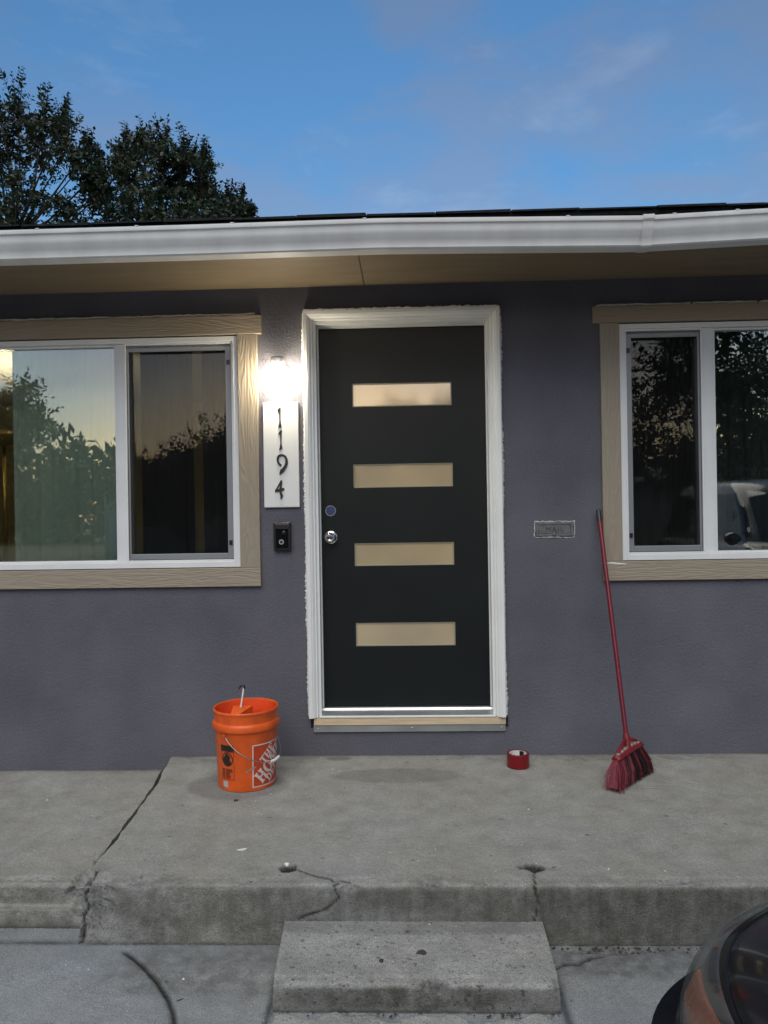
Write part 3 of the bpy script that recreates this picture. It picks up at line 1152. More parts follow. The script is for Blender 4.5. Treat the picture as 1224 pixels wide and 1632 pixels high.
# soffit boards, butt joints as in the photograph, and the fascia behind the gutter
jx = onZ(575, 425, SOF).x
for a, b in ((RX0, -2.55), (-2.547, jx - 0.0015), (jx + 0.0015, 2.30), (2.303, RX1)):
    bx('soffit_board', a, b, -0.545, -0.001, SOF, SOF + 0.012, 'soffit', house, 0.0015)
bx('fascia', RX0, RX1, -0.572, -0.547, 2.455, 2.56, 'white_paint', house, 0.002)

# K-style gutter: profile (outward from fascia, height), swept along a line that sags at the coupling
KP = [(0.0, 0.118), (0.0, 0.004), (0.004, 0.0), (0.070, 0.0), (0.078, 0.006), (0.080, 0.024), (0.088, 0.038), (0.104, 0.058), (0.110, 0.074), (0.111, 0.092),
      (0.113, 0.096), (0.120, 0.099), (0.122, 0.105), (0.122, 0.116), (0.117, 0.119), (0.108, 0.118)]


def gz(x):
    return float(np.interp(x, [-6.3, -0.9, -0.1, 1.045, 1.6, 6.3], [2.440, 2.442, 2.446, 2.424, 2.441, 2.46]))


def gutter_piece(name, xs, m, off=0.0):
    V, Fc = [], []
    for x in xs:
        for o_, h_ in KP:
            V.append((x, -0.573 - o_ - (off if o_ > 0 else 0), gz(x) + h_ - (off if h_ < 0.05 else -off)))
    n = len(KP)
    for i in range(len(xs) - 1):
        for k in range(n - 1):
            Fc.append((i * n + k, i * n + k + 1, (i + 1) * n + k + 1, (i + 1) * n + k))
    o = MB().add(V, Fc).build(name, m, house, smooth=True, angle=35)
    return o


g1 = gutter_piece('gutter', dense(-6.3, -1.0, 0.5) + dense(-0.9, 1.05, 0.1), 'gutter')
g2 = gutter_piece('gutter', dense(1.052, 1.6, 0.1) + dense(1.7, 6.3, 0.5), 'gutter')
cp_ = gutter_piece('gutter_coupling', [1.028, 1.044, 1.060, 1.076], 'gutter', 0.004)
for px_, pyy in ((218, 361), (370, 356), (581, 352), (905, 346), (1075, 343), (1175, 337), (60, 368)):
    hx = onY(px_, pyy, -0.69).x
    hg = MB().box(hx - 0.008, hx + 0.008, -0.697, -0.574, gz(hx) + 0.117, gz(hx) + 0.121)
    hg.build('gutter_hanger', 'gutter', house, bevel=0.001)


# ------------------------------------------------------------------ windows
def frame_ring(x0, x1, z0, z1, w, y0, y1, wb=None):
    wb = w if wb is None else wb
    mb = MB()
    mb.box(x0, x0 + w, y0, y1, z0, z1)
    mb.box(x1 - w, x1, y0, y1, z0, z1)
    mb.box(x0 + w, x1 - w, y0, y1, z1 - w, z1)
    mb.box(x0 + w, x1 - w, y0, y1, z0, z0 + wb)
    return mb


def curtain(name, x0, x1, z0, z1, y, m, label, folds, depth, seed):
    r_ = random.Random(seed)
    n = int((x1 - x0) / 0.008)
    ph = [r_.uniform(0, 6) for _ in range(4)]
    top, Vc, Fc = [], [], []
    zs = dense(z0, z1, 0.15)
    for i in range(n + 1):
        s_ = i / n
        x = x0 + (x1 - x0) * s_
        for j, z in enumerate(zs):
            k = 1 - 0.35 * j / len(zs)
            dy = depth * k * (0.6 * math.sin(folds * 6.283 * s_ + ph[0] + 0.4 * math.sin(z * 1.3)) + 0.4 * math.sin(folds * 1.73 * 6.283 * s_ + ph[1]))
            Vc.append((x + 0.25 * depth * math.sin(folds * 6.283 * s_ * 2 + ph[2]), y + dy, z))
    m_ = len(zs)
    for i in range(n):
        for j in range(m_ - 1):
            Fc.append((i * m_ + j, (i + 1) * m_ + j, (i + 1) * m_ + j + 1, i * m_ + j + 1))
    o = MB().add(Vc, Fc).build(name, m, None, smooth=True)
    sol = o.modifiers.new('thickness', 'SOLIDIFY')
    sol.thickness = 0.002
    return tag(o, label, 'curtain', 'curtains behind the front windows')


def build_window(W_, mull, screen_left, label):
    x0, x1, z0, z1 = W_['x0'], W_['x1'], W_['z0'], W_['z1']
    fr = frame_ring(x0 + 0.001, x1 - 0.001, z0 + 0.001, z1 - 0.001, 0.026, -0.010, 0.085, 0.030).build('window', 'vinyl', house, bevel=0.002)
    fr['label'] = label
    # meeting stile
    bx('stile', mull[0], mull[1], 0.006, 0.07, z0 + 0.031, z1 - 0.027, 'vinyl', fr, 0.003)
    sides = [(x0 + 0.027, mull[0] - 0.001, False), (mull[1] + 0.001, x1 - 0.027, False)]
    for k, (a, b, _) in enumerate(sides):
        scr = (k == 0) == screen_left
        za, zb = z0 + 0.031, z1 - 0.027
        if scr:
            frame_ring(a, b, za, zb, 0.011, -0.004, 0.006).build('track', 'vinyl', fr, bevel=0.0015)
            # the screen: broad outer rail, thin rail tucked behind the meeting stile
            if screen_left:
                a2, b2, wl_, wr_ = a + 0.012, b - 0.012, 0.028, 0.012
            else:
                a2, b2, wl_, wr_ = a + 0.012, b - 0.014, 0.010, 0.030
            zlo, zhi = za + 0.014, zb - 0.022
            sfm = MB()
            sfm.box(a2, a2 + wl_, 0.008, 0.020, zlo, zhi)
            sfm.box(b2 - wr_, b2, 0.008, 0.020, zlo, zhi)
            sfm.box(a2 + wl_, b2 - wr_, 0.008, 0.020, zhi - 0.022, zhi)
            sfm.box(a2 + wl_, b2 - wr_, 0.008, 0.020, zlo, zlo + 0.030)
            sfm.build('screen_frame', 'screen_frame', fr, bevel=0.002)
            bx('insect_screen', a2 + wl_ - 0.002, b2 - wr_ + 0.002, 0.0135, 0.0145, zlo + 0.028, zhi - 0.020, 'mesh', fr, 0)
            lx_ = (a2 + 0.010) if screen_left else (b2 - 0.016)
            for zc in (za + 0.10, zb - 0.11):
                bx('screen_latch', lx_ - 0.006, lx_ + 0.010, 0.001, 0.0078, zc - 0.012, zc + 0.012, 'black_plastic', fr, 0.001)
            frame_ring(a + 0.004, b - 0.002, za + 0.002, zb - 0.002, 0.022, 0.030, 0.062).build('sash', 'vinyl', fr, bevel=0.002)
            bx('pane', a + 0.022, b - 0.020, 0.044, 0.048, za + 0.022, zb - 0.022, 'glass', fr, 0)
        else:
            frame_ring(a, b, za, zb, 0.012, 0.012, 0.062).build('glazing_bead', 'vinyl', fr, bevel=0.002)
            bx('pane', a + 0.010, b - 0.010, 0.034, 0.038, za + 0.010, zb - 0.010, 'glass', fr, 0)
    return fr


lw = build_window(LW, (-1.552, -1.508), False, 'wide white sliding window left of the door')
rw = build_window(RW, (1.545, 1.600), True, 'white sliding window right of the door')


def trim(W_, head, jl, jr, sill, cap, side):
    ob = []
    if head:
        ob.append(bx('head_trim', head[0], head[1], -0.026, 0.0005, head[2], head[3], 'board_h', house, 0.002))
    for j in (jl, jr):
        if j:
            bx('side_trim', j[0], j[1], -0.020, 0.0005, j[2], j[3], 'board_v', house, 0.002)
    bx('sill_trim', sill[0], sill[1], -0.022, 0.0005, sill[2], sill[3], 'board_h', house, 0.002)
    # bead of old caulk on top of the head board, broken here and there
    r_ = random.Random(side)
    x = cap[0]
    mb = MB()
    while x < cap[1]:
        w = r_.uniform(0.15, 0.5)
        e = min(x + w, cap[1])
        pts = [(q, -0.012 - r_.uniform(0, 0.004), cap[2] + r_.uniform(-0.002, 0.003)) for q in dense(x, e, 0.03)]
        mb.tube(pts, [r_.uniform(0.004, 0.0065) for _ in pts], 6)
        x = e + r_.choice((0.0, 0.004, 0.012))
    mb.build('caulk_bead', 'caulk', house, smooth=True)


trim(LW, (-2.80, -0.762, 2.2395, 2.338), (-2.73, -2.622, 1.004, 2.2385), (-0.8915, -0.787, 1.004, 2.2385),
     (-2.74, -0.786, 0.905, 1.003), (-2.76, -0.795, 2.345), 1)
trim(RW, (0.977, 2.88, 2.2525, 2.338), (1.013, 1.1105, 1.0105, 2.2515), (2.752, 2.85, 1.0105, 2.2515),
     (1.012, 2.86, 0.909, 1.0095), (0.995, 2.86, 2.344), 2)
# smear of caulk at the lower left corner of the right window
mb = MB()
for k in range(5):
    a = onY(966 + k * 4, 898 + k * 0.4, -0.0215)
    mb.tube([(a.x, -0.0215, a.z), (a.x + 0.03, -0.0225, a.z + 0.002), (a.x + 0.055, -0.0215, a.z - 0.001)], [0.003, 0.005, 0.002], 6)
mb.build('caulk_smear', 'caulk', house, smooth=True)

# ------------------------------------------------------------------ door
SL = dict(x0=-0.473, x1=0.425, z0=0.243, z1=2.282)
DY = 0.070
lites = [(1.853, 1.980), (1.417, 1.546), (0.996, 1.121), (0.564, 0.692)]
LX0, LX1 = -0.294, 0.242
holes = [dict(x0=LX0, x1=LX1, z0=a, z1=b) for a, b in lites]
door = wall_with_holes('door', holes, DY, DY + 0.044, SL['x0'], SL['x1'], SL['z0'] + 0.003, SL['z1'] - 0.003, 'door', house)
door['label'] = 'near-black front door with four narrow frosted lites'
for a, b in lites:
    frame_ring(LX0 + 0.0005, LX1 - 0.0005, a + 0.0005, b - 0.0005, 0.006, DY + 0.003, DY + 0.020).build('lite_frame', 'lip', door, bevel=0.001)
    bx('pane', LX0 + 0.003, LX1 - 0.003, DY + 0.010, DY + 0.018, a + 0.003, b - 0.003, 'pane', door, 0)
KX, KZ = -0.420, 1.155
MB().lathe([(0.0, 0.008), (0.030, 0.008), (0.036, 0.003), (0.038, -0.002)], (KX, DY, KZ), 36, 'Y').build('knob_rose', 'chrome', door, smooth=True, angle=40)
knob = MB().lathe([(0.011, 0.005), (0.011, 0.026), (0.022, 0.032), (0.027, 0.040), (0.028, 0.050), (0.025, 0.058), (0.018, 0.063), (0.0165, 0.061), (0.0155, 0.057), (0.008, 0.056), (0.0, 0.056)],
                  (KX, DY, KZ), 36, 'Y').build('knob', 'chrome', door, smooth=True, angle=40)
MB().lathe([(0.0285, 0.0005), (0.0285, 0.0025), (0.0245, 0.0025), (0.0240, -0.001)], (-0.419, DY, 1.297), 36, 'Y').build('deadbolt_ring', 'satin', door, smooth=True, angle=40)
MB().lathe([(0.0, 0.0008), (0.0242, 0.0008)], (-0.419, DY, 1.297), 36, 'Y').build('deadbolt_tape', 'blue', door, smooth=True)

# frame: jambs, stops, brickmould casing, ragged caulk, threshold, packing strip, flashing
dfr = MB()
dfr.box(SL['x0'] - 0.036, SL['x0'] - 0.003, -0.004, 0.125, 0.205, SL['z1'] + 0.034)
dfr.box(SL['x1'] + 0.003, SL['x1'] + 0.036, -0.004, 0.125, 0.205, SL['z1'] + 0.034)
dfr.box(SL['x0'] - 0.003, SL['x1'] + 0.003, -0.004, 0.125, SL['z1'] + 0.002, SL['z1'] + 0.034)
dframe = dfr.build('door_frame', 'white_paint', house, bevel=0.002)
for xa, xb in ((SL['x0'] - 0.0025, SL['x0'] + 0.004), (SL['x1'] - 0.004, SL['x1'] + 0.0025)):
    bx('weather_stop', xa, xb, 0.048, 0.068, 0.243, SL['z1'], 'white_paint', dframe, 0.001)
bx('weather_stop', SL['x0'] + 0.0045, SL['x1'] - 0.0045, 0.048, 0.068, SL['z1'] - 0.006, SL['z1'] + 0.0015, 'white_paint', dframe, 0.001)
# brickmould: (outward offset from jamb edge, y)
BMo = [(0.0, -0.004), (0.0, -0.014), (0.004, -0.018), (0.010, -0.018), (0.012, -0.022), (0.020, -0.029), (0.026, -0.031), (0.029, -0.034), (0.046, -0.036), (0.049, -0.034), (0.050, 0.0)]
ix0, ix1, iz0, iz1 = SL['x0'] - 0.018, SL['x1'] + 0.018, 0.206, SL['z1'] + 0.020
Vc, Fc = [], []
for (cx, cz, sx, sz) in ((ix0, iz0, -1, 0), (ix0, iz1, -1, 1), (ix1, iz1, 1, 1), (ix1, iz0, 1, 0)):
    for o_, y_ in BMo:
        Vc.append((cx + sx * o_, y_, cz + sz * o_))
nb = len(BMo)
for (i0, i1, nm) in ((0, 1, 'casing'), (1, 2, 'casing'), (2, 3, 'casing')):
    V_ = Vc[i0 * nb:(i1 + 1) * nb]
    F_ = [(k, k + 1, nb + k + 1, nb + k) for k in range(nb - 1)] + [tuple(range(nb)), tuple(range(2 * nb - 1, nb - 1, -1))]
    MB().add(V_, F_).build(nm, 'white_paint', dframe)
r_ = random.Random(9)
for sx, xx in ((-1, ix0 - 0.051), (1, ix1 + 0.051)):
    mb = MB()
    zz_ = dense(0.215, 2.34, 0.006)
    V_, F_ = [], []
    for k, z in enumerate(zz_):
        heavy = 0.35 + 0.65 * smooth01(np.array((vnoise(np.array([z * 5, sx * 3.1, 1.0])) - 0.3) * 2.2))
        if sx < 0 and z > 1.9:
            heavy *= 0.7
        w = 0.003 + float(heavy) * 0.013 * r_.uniform(0.35, 1.0)
        V_ += [(xx - sx * 0.003, -0.0365 + 0.006, z), (xx + sx * w * 0.35, -0.020 - r_.uniform(0, 0.006), z), (xx + sx * w * 0.8, -0.007 - r_.uniform(0, 0.004), z), (xx + sx * w, 0.002, z)]
    for k in range(len(zz_) - 1):
        for q in range(3):
            F_.append((k * 4 + q, k * 4 + q + 1, (k + 1) * 4 + q + 1, (k + 1) * 4 + q))
    mb.add(V_, F_).build('ragged_caulk', 'caulk', dframe, smooth=False)
mb = MB()
pts = [(x, -0.030 - r_.uniform(0, 0.004), ix1 * 0 + iz1 + 0.050 + r_.uniform(0.0, 0.005)) for x in dense(ix0 - 0.045, ix1 + 0.045, 0.012)]
mb.tube(pts, [r_.uniform(0.002, 0.006) for _ in pts], 6).build('head_caulk', 'caulk', dframe, smooth=True)
# threshold: sloped aluminium with a raised back rib
V_ = [(-0.49, -0.012, 0.208), (-0.49, -0.012, 0.214), (-0.49, 0.040, 0.228), (-0.49, 0.046, 0.240), (-0.49, 0.066, 0.241), (-0.49, 0.120, 0.241), (-0.49, 0.120, 0.206)]
V2 = [(0.442, y, z) for _, y, z in V_]
nv = len(V_)
th = MB().add(V_ + V2, [(k, (k + 1) % nv, nv + (k + 1) % nv, nv + k) for k in range(nv)] + [tuple(range(nv)), tuple(range(2 * nv - 1, nv - 1, -1))])
th.build('threshold', 'alu', dframe, bevel=0.0015)
mb = MB().box(-0.488, 0.440, -0.020, -0.0125, 0.2045, 0.2145)
mb.build('sill_nosing', 'white_paint', dframe, bevel=0.002)
bx('packing_strip', -0.517, 0.492, -0.016, 0.10, 0.165, 0.2035, 'pine', dframe, 0.002)
bx('metal_flashing', -0.519, 0.490, -0.012, -0.001, 0.128, 0.1645, 'zinc', dframe, 0.001)
for fx, fz in ((-0.497, 0.146), (0.0, 0.147), (0.47, 0.148)):
    MB().lathe([(0.005, 0.0), (0.004, 0.0025), (0.0, 0.003)], (fx, -0.012, fz), 12, 'Y').build('flashing_screw', 'satin', dframe, smooth=True)
bx('gap_shade_block', 0.4925, 0.505, -0.003, 0.06, 0.150, 0.203, 'hole', dframe, 0)  # solid black blocks on the wall stand in for shaded open gaps
bx('gap_shade_block', -0.535, -0.5185, -0.003, 0.06, 0.150, 0.203, 'hole', dframe, 0)

# ------------------------------------------------------------------ mail slot
ms = MB()
a_, b_ = onY(852, 832, 0.0), onY(917, 857, 0.0)
mx0, mx1, mz0, mz1 = 0.660, 0.868, 1.138, 1.222
mslot = frame_ring(mx0 + 0.006, mx1 - 0.006, mz0 + 0.006, mz1 - 0.004, 0.014, -0.007, 0.004).build('mail_slot', 'plate', house, bevel=0.002)
mslot['label'] = 'small grey metal mail slot set in the stucco'
bx('flap', mx0 + 0.0205, mx1 - 0.0205, -0.004, 0.002, mz0 + 0.0215, mz1 - 0.0195, 'plate', mslot, 0.0015)
tv, tf = text_mesh('MAIL', 0.034, 0.0012, 1.35)
mcx, mcz = (mx0 + mx1) / 2, (mz0 + mz1) / 2
MB().add([(mcx + v.x, -0.0046 - v.z, mcz + v.y) for v in tv], tf).build('letters', 'engraved', mslot)
MB().lathe([(0.0, 0.014), (0.006, 0.013), (0.008, 0.008), (0.008, 0.0)], (mcx - 0.004, -0.004, mz0 + 0.016), 16, 'Y').build('flap_pull', 'plate', mslot, smooth=True)
mb = MB()
r_ = random.Random(3)
for (xa, za), (xb, zb) in (((mx0, mz1), (mx1, mz1)), ((mx0, mz0), (mx1, mz0)), ((mx0, mz0), (mx0, mz1)), ((mx1, mz0), (mx1, mz1))):
    n = 14 if abs(xb - xa) > 0.1 else 7
    pts = [(xa + (xb - xa) * k / n + r_.uniform(-0.003, 0.003), -0.001, za + (zb - za) * k / n + r_.uniform(-0.003, 0.003)) for k in range(n + 1)]
    mb.tube(pts, [r_.uniform(0.0012, 0.0050) for _ in pts], 6)
mb.build('broken_plaster_edge', 'worn', mslot, smooth=True)

# ------------------------------------------------------------------ wall lamp (lit)
lc = onY(443, 598, -0.085)
lamp = thing('wall_lamp', (lc.x, 0, lc.z), 'lit round glass wall lamp above the house number', 'lamp')
MB().lathe([(0.0, 0.022), (0.045, 0.020), (0.052, 0.012), (0.054, 0.0)], (lc.x, 0, lc.z + 0.025), 32, 'Y').build('backplate', 'lampmetal', lamp, smooth=True, angle=40)
MB().tube([(lc.x, -0.010, lc.z + 0.055), (lc.x, -0.030, lc.z + 0.082), (lc.x, lc.y, lc.z + 0.088)], 0.011, 12).build('arm', 'lampmetal', lamp, smooth=True)
MB().lathe([(0.0, 0.098), (0.024, 0.096), (0.036, 0.089), (0.038, 0.082), (0.038, 0.060), (0.034, 0.058), (0.034, 0.078), (0.0, 0.080)], (lc.x, lc.y, lc.z), 36).build('cap', 'lampmetal', lamp, smooth=True, angle=40)
prof = [(0.033, 0.059)]
for k in range(13):
    a = R(52) - R(142) * k / 12
    prof.append((max(0.0, 0.064 * math.cos(a)), 0.062 * math.sin(a)))
MB().lathe(prof, (lc.x, lc.y, lc.z), 36).build('globe', 'globe', lamp, smooth=True)

# ------------------------------------------------------------------ number plaque
PX0, PX1, PZ0, PZ1 = -0.762, -0.574, 1.319, 1.876
pl = thing('number_plaque', ((PX0 + PX1) / 2, 0, PZ0), 'tall white board with the black house number 1194', 'house number')
bx('board', PX0, PX1, -0.016, -0.0015, PZ0, PZ1, 'plaque', pl, 0.004, 3)


def zq(pts):
    """digit outlines measured on the photograph -> plane of the plaque face"""
    out = []
    for x, y in pts:
        v = onY(400 + x / 4.532, 540 + y / 4.532, -0.018)
        out.append((v.x, v.z))
    return out


d1a = [[(189, 524), (196, 505), (208, 494), (216, 497), (214, 540), (213, 585), (216, 610), (222, 633), (214, 636), (197, 641), (202, 620), (206, 595), (204, 560), (204, 527), (196, 524)]]
d1b = [[(196, 690), (204, 674), (216, 659), (224, 662), (221, 700), (219, 745), (222, 768), (228, 790), (217, 797), (203, 803), (208, 785), (212, 755), (211, 715), (211, 690), (202, 690)]]


def arcpts(cx, cy, rx, ry, a0, a1, n):
    return [(cx + rx * math.cos(R(a0 + (a1 - a0) * k / n)), cy + ry * math.sin(R(a0 + (a1 - a0) * k / n))) for k in range(n + 1)]


d9 = [[(215, 922), (196, 905), (186, 880), (186, 858), (196, 840), (214, 832), (236, 834), (254, 846), (265, 868), (267, 895), (258, 925), (240, 955), (220, 975), (207, 983),
       (206, 966), (213, 945), (224, 938), (238, 920), (247, 898), (249, 876), (244, 858), (232, 847), (218, 846), (206, 853), (200, 868), (201, 884), (210, 899), (222, 908)]]
d4 = [[(214, 1024), (224, 1019), (226, 1040), (221, 1078), (241, 1078), (239, 1094), (222, 1098), (224, 1115), (232, 1132), (226, 1150), (214, 1160), (213, 1135), (208, 1118), (206, 1102), (190, 1104), (175, 1108), (174, 1095), (186, 1076), (200, 1050)],
      [(210, 1052), (196, 1078), (190, 1088), (206, 1083)]]
for d_ in (d1a, d1b, d9, d4):
    V_, F_ = outline_mesh([zq(lp) for lp in d_], 0.006)
    MB().add([(v.x, -0.019 - v.z, v.y) for v in V_], F_).build('digit', 'digit', pl)
for zc in (PZ0 + 0.014, PZ1 - 0.012):
    MB().lathe([(0.003, 0.0), (0.002, 0.0015), (0.0, 0.002)], ((PX0 + PX1) / 2, -0.016, zc), 10, 'Y').build('screw', 'satin', pl, smooth=True)

# ------------------------------------------------------------------ doorbell
bx0, bx1, bz0, bz1 = -0.714, -0.623, 1.091, 1.240
db = thing('doorbell', ((bx0 + bx1) / 2, 0, bz0), 'black video doorbell with a ringed button below the plaque', 'doorbell')
bx('body', bx0, bx1, -0.026, -0.0005, bz0, bz1, 'black_plastic', db, 0.005, 3)
V_ = [(bx0 + 0.006, -0.0265, bz1 - 0.022), (bx1 - 0.006, -0.0265, bz1 - 0.022), (bx1 - 0.012, -0.032, bz1 - 0.010), (bx0 + 0.012, -0.032, bz1 - 0.010),
      (bx0 + 0.006, -0.020, bz1 - 0.022), (bx1 - 0.006, -0.020, bz1 - 0.022), (bx1 - 0.006, -0.020, bz1 - 0.004), (bx0 + 0.006, -0.020, bz1 - 0.004)]
MB().add(V_, [(0, 1, 2, 3), (3, 2, 6, 7), (0, 4, 5, 1), (1, 5, 6, 2), (0, 3, 7, 4), (4, 7, 6, 5)]).build('wedge', mat('grey_plastic', (0.06, 0.06, 0.062), 0.4), db, bevel=0.001)
bcx = (bx0 + bx1) / 2
bx('face_plate', bx0 + 0.012, bx1 - 0.012, -0.0285, -0.0262, bz0 + 0.012, bz1 - 0.030, mat('gloss_black', (0.006, 0.006, 0.007), 0.12, var=0.0), db, 0.001)
MB().lathe([(0.0085, 0.0), (0.0085, 0.0025), (0.013, 0.0025), (0.013, 0.0)], (bcx - 0.003, -0.0286, bz0 + 0.046), 28, 'Y').build('button_ring', mat('grey_ring', (0.42, 0.42, 0.41), 0.4, var=0.0), db, smooth=True, angle=30)
MB().lathe([(0.0084, 0.0), (0.0075, 0.002), (0.0, 0.0025)], (bcx - 0.003, -0.0286, bz0 + 0.046), 24, 'Y').build('button', 'black_plastic', db, smooth=True)
MB().lathe([(0.011, 0.0), (0.010, 0.003), (0.006, 0.005), (0.0, 0.0055)], (bcx + 0.010, -0.0286, bz0 + 0.094), 24, 'Y').build('camera_lens', 'chrome' if False else 'black_plastic', db, smooth=True)

# ------------------------------------------------------------------ bucket
bc = onZ(386, 1262, 0.004)
BC = Vector((bc.x - 0.006, bc.y + 0.134, 0.002))
BS = 1.055
bucket = thing('bucket', BC, 'orange plastic five gallon bucket with white square logo on the porch', 'bucket')


def brad(z):
    return (0.1285 + 0.0105 * z / 0.27) * BS


prof = [(0.0, 0.006), (0.120, 0.006), (0.124, 0.0), (0.1275, 0.001), (brad(0.02), 0.02), (brad(0.266), 0.266),
        (0.1405, 0.270), (0.1405, 0.274), (0.1500, 0.276), (0.1515, 0.279), (0.1500, 0.300), (0.1470, 0.307), (0.1415, 0.311), (0.1415, 0.316),
        (0.1425, 0.345), (0.1445, 0.352), (0.1465, 0.356), (0.1465, 0.362), (0.1440, 0.366), (0.1400, 0.365), (0.1385, 0.358), (0.1300, 0.26), (0.1215, 0.012), (0.0, 0.010)]
prof = [(r if 5 > i > 3 or i == 5 else r * BS, h) for i, (r, h) in enumerate(prof)]
MB().lathe(prof, BC, 72).build('body', 'orange', bucket, smooth=True, angle=35)
# inside liner: redder, scuffed plastic seen over the rim
prof = [(0.1383, 0.357), (0.1340, 0.31), (0.1295, 0.26), (0.1208, 0.013), (0.0, 0.0125)]
prof = [(r * BS, h) for r, h in prof]
MB().lathe(prof, BC, 56).build('inside', 'orange_in', bucket, smooth=True)
fdir = math.atan2(CAM.y - BC.y, CAM.x - BC.x)           # azimuth that faces the camera


def cyl(phi, z, off=0.001):
    """phi: angle to the right as seen from the camera"""
    a = fdir + phi
    r = brad(z) + off
    return (BC.x + r * math.cos(a), BC.y + r * math.sin(a), BC.z + z)


RM = 0.1335 * BS


def wrap(loops, z0, phi0, off, name, m, sub=0.012, thick=0.0006):
    """flat outlines in metres (u right, v up) laid on the bucket wall"""
    V_, F_ = outline_mesh(loops, 0.0)
    bm = bmesh.new()
    vs_ = [bm.verts.new(v) for v in V_]
    for f in F_:
        try:
            bm.faces.new([vs_[i] for i in f])
        except ValueError:
            pass
    bmesh.ops.triangulate(bm, faces=bm.faces)
    for _ in range(3):
        es = [e for e in bm.edges if e.calc_length() > sub]
        if es:
            bmesh.ops.subdivide_edges(bm, edges=es, cuts=1)
            bmesh.ops.triangulate(bm, faces=[f for f in bm.faces if len(f.verts) > 3])
    for v in bm.verts:
        v.co = Vector(cyl(phi0 + v.co.x / RM, z0 + v.co.y, off))
    bmesh.ops.recalc_face_normals(bm, faces=bm.faces)
    me = bpy.data.meshes.new(name)
    bm.to_mesh(me)
    bm.free()
    o = link(name, me, m, bucket, smooth=True)
    return o


LG, z0l, ph0 = 0.200, 0.016, R(10)
sq = lambda a, b, c, d_: [(a, b), (c, b), (c, d_), (a, d_)]
wrap([sq(0, 0, LG, LG)], z0l, ph0, 0.0006, 'logo_ground', 'logo_ground')
bw = 0.0055
wrap([sq(0, 0, LG, LG), sq(bw, bw, LG - bw, LG - bw)], z0l, ph0, 0.0014, 'logo_border', 'logo_white')
# slab-serif stencil letters, unit cell: width w, height 1
def L_rects(rs):
    return [sq(*q) for q in rs]


def ellipse(cx, cy, rx, ry, n=28):
    return [(cx + rx * math.cos(6.2832 * k / n), cy + ry * math.sin(6.2832 * k / n)) for k in range(n)]


GL = {
    'T': (0.80, [[(0.0, 1.0), (0.0, 0.72), (0.09, 0.72), (0.14, 0.86), (0.27, 0.86), (0.27, 0.13), (0.16, 0.13), (0.16, 0.0), (0.64, 0.0), (0.64, 0.13), (0.53, 0.13), (0.53, 0.86), (0.66, 0.86), (0.71, 0.72), (0.80, 0.72), (0.80, 1.0)]]),
    'H': (0.98, [[(0, 0), (0.42, 0), (0.42, 0.12), (0.34, 0.12), (0.34, 0.44), (0.64, 0.44), (0.64, 0.12), (0.56, 0.12), (0.56, 0), (0.98, 0), (0.98, 0.12), (0.90, 0.12), (0.90, 0.88), (0.98, 0.88), (0.98, 1), (0.56, 1), (0.56, 0.88), (0.64, 0.88), (0.64, 0.57), (0.34, 0.57), (0.34, 0.88), (0.42, 0.88), (0.42, 1), (0, 1), (0, 0.88), (0.08, 0.88), (0.08, 0.12), (0, 0.12)]]),
    'E': (0.80, [[(0, 0), (0.78, 0), (0.80, 0.32), (0.71, 0.32), (0.64, 0.13), (0.34, 0.13), (0.34, 0.44), (0.48, 0.44), (0.48, 0.34), (0.56, 0.34), (0.56, 0.68), (0.48, 0.68), (0.48, 0.57), (0.34, 0.57), (0.34, 0.87), (0.62, 0.87), (0.69, 0.70), (0.78, 0.70), (0.76, 1.0), (0, 1.0), (0, 0.88), (0.08, 0.88), (0.08, 0.12), (0, 0.12)]]),
    'O': (1.00, [ellipse(0.5, 0.5, 0.50, 0.52), ellipse(0.5, 0.5, 0.20, 0.38)]),
    'M': (1.20, [[(0, 0), (0.34, 0), (0.34, 0.12), (0.24, 0.12), (0.24, 0.70), (0.52, 0.0), (0.62, 0.0), (0.86, 0.68), (0.86, 0.12), (0.76, 0.12), (0.76, 0), (1.2, 0), (1.2, 0.12), (1.12, 0.12), (1.12, 0.88), (1.2, 0.88), (1.2, 1), (0.84, 1), (0.63, 0.42), (0.40, 1), (0, 1), (0, 0.88), (0.10, 0.88), (0.10, 0.12), (0, 0.12)]]),
    'D': (0.95, [[(0, 0), (0.50, 0)] + [(0.50 + 0.45 * math.sin(R(a)), 0.5 - 0.5 * math.cos(R(a))) for a in range(15, 180, 15)] + [(0.50, 1), (0, 1), (0, 0.88), (0.08, 0.88), (0.08, 0.12), (0, 0.12)],
                 [(0.34, 0.12), (0.46, 0.12)] + [(0.46 + 0.22 * math.sin(R(a)), 0.5 - 0.38 * math.cos(R(a))) for a in range(15, 180, 15)] + [(0.46, 0.88), (0.34, 0.88)]]),
    'P': (0.85, [[(0, 0), (0.44, 0), (0.44, 0.12), (0.34, 0.12), (0.34, 0.42), (0.48, 0.42)] + [(0.48 + 0.37 * math.sin(R(a)), 0.71 - 0.29 * math.cos(R(a))) for a in range(15, 180, 15)] + [(0.48, 1), (0, 1), (0, 0.88), (0.08, 0.88), (0.08, 0.12), (0, 0.12)],
                 [(0.34, 0.54), (0.44, 0.54)] + [(0.44 + 0.16 * math.sin(R(a)), 0.71 - 0.17 * math.cos(R(a))) for a in range(15, 180, 15)] + [(0.44, 0.88), (0.34, 0.88)]]),
}


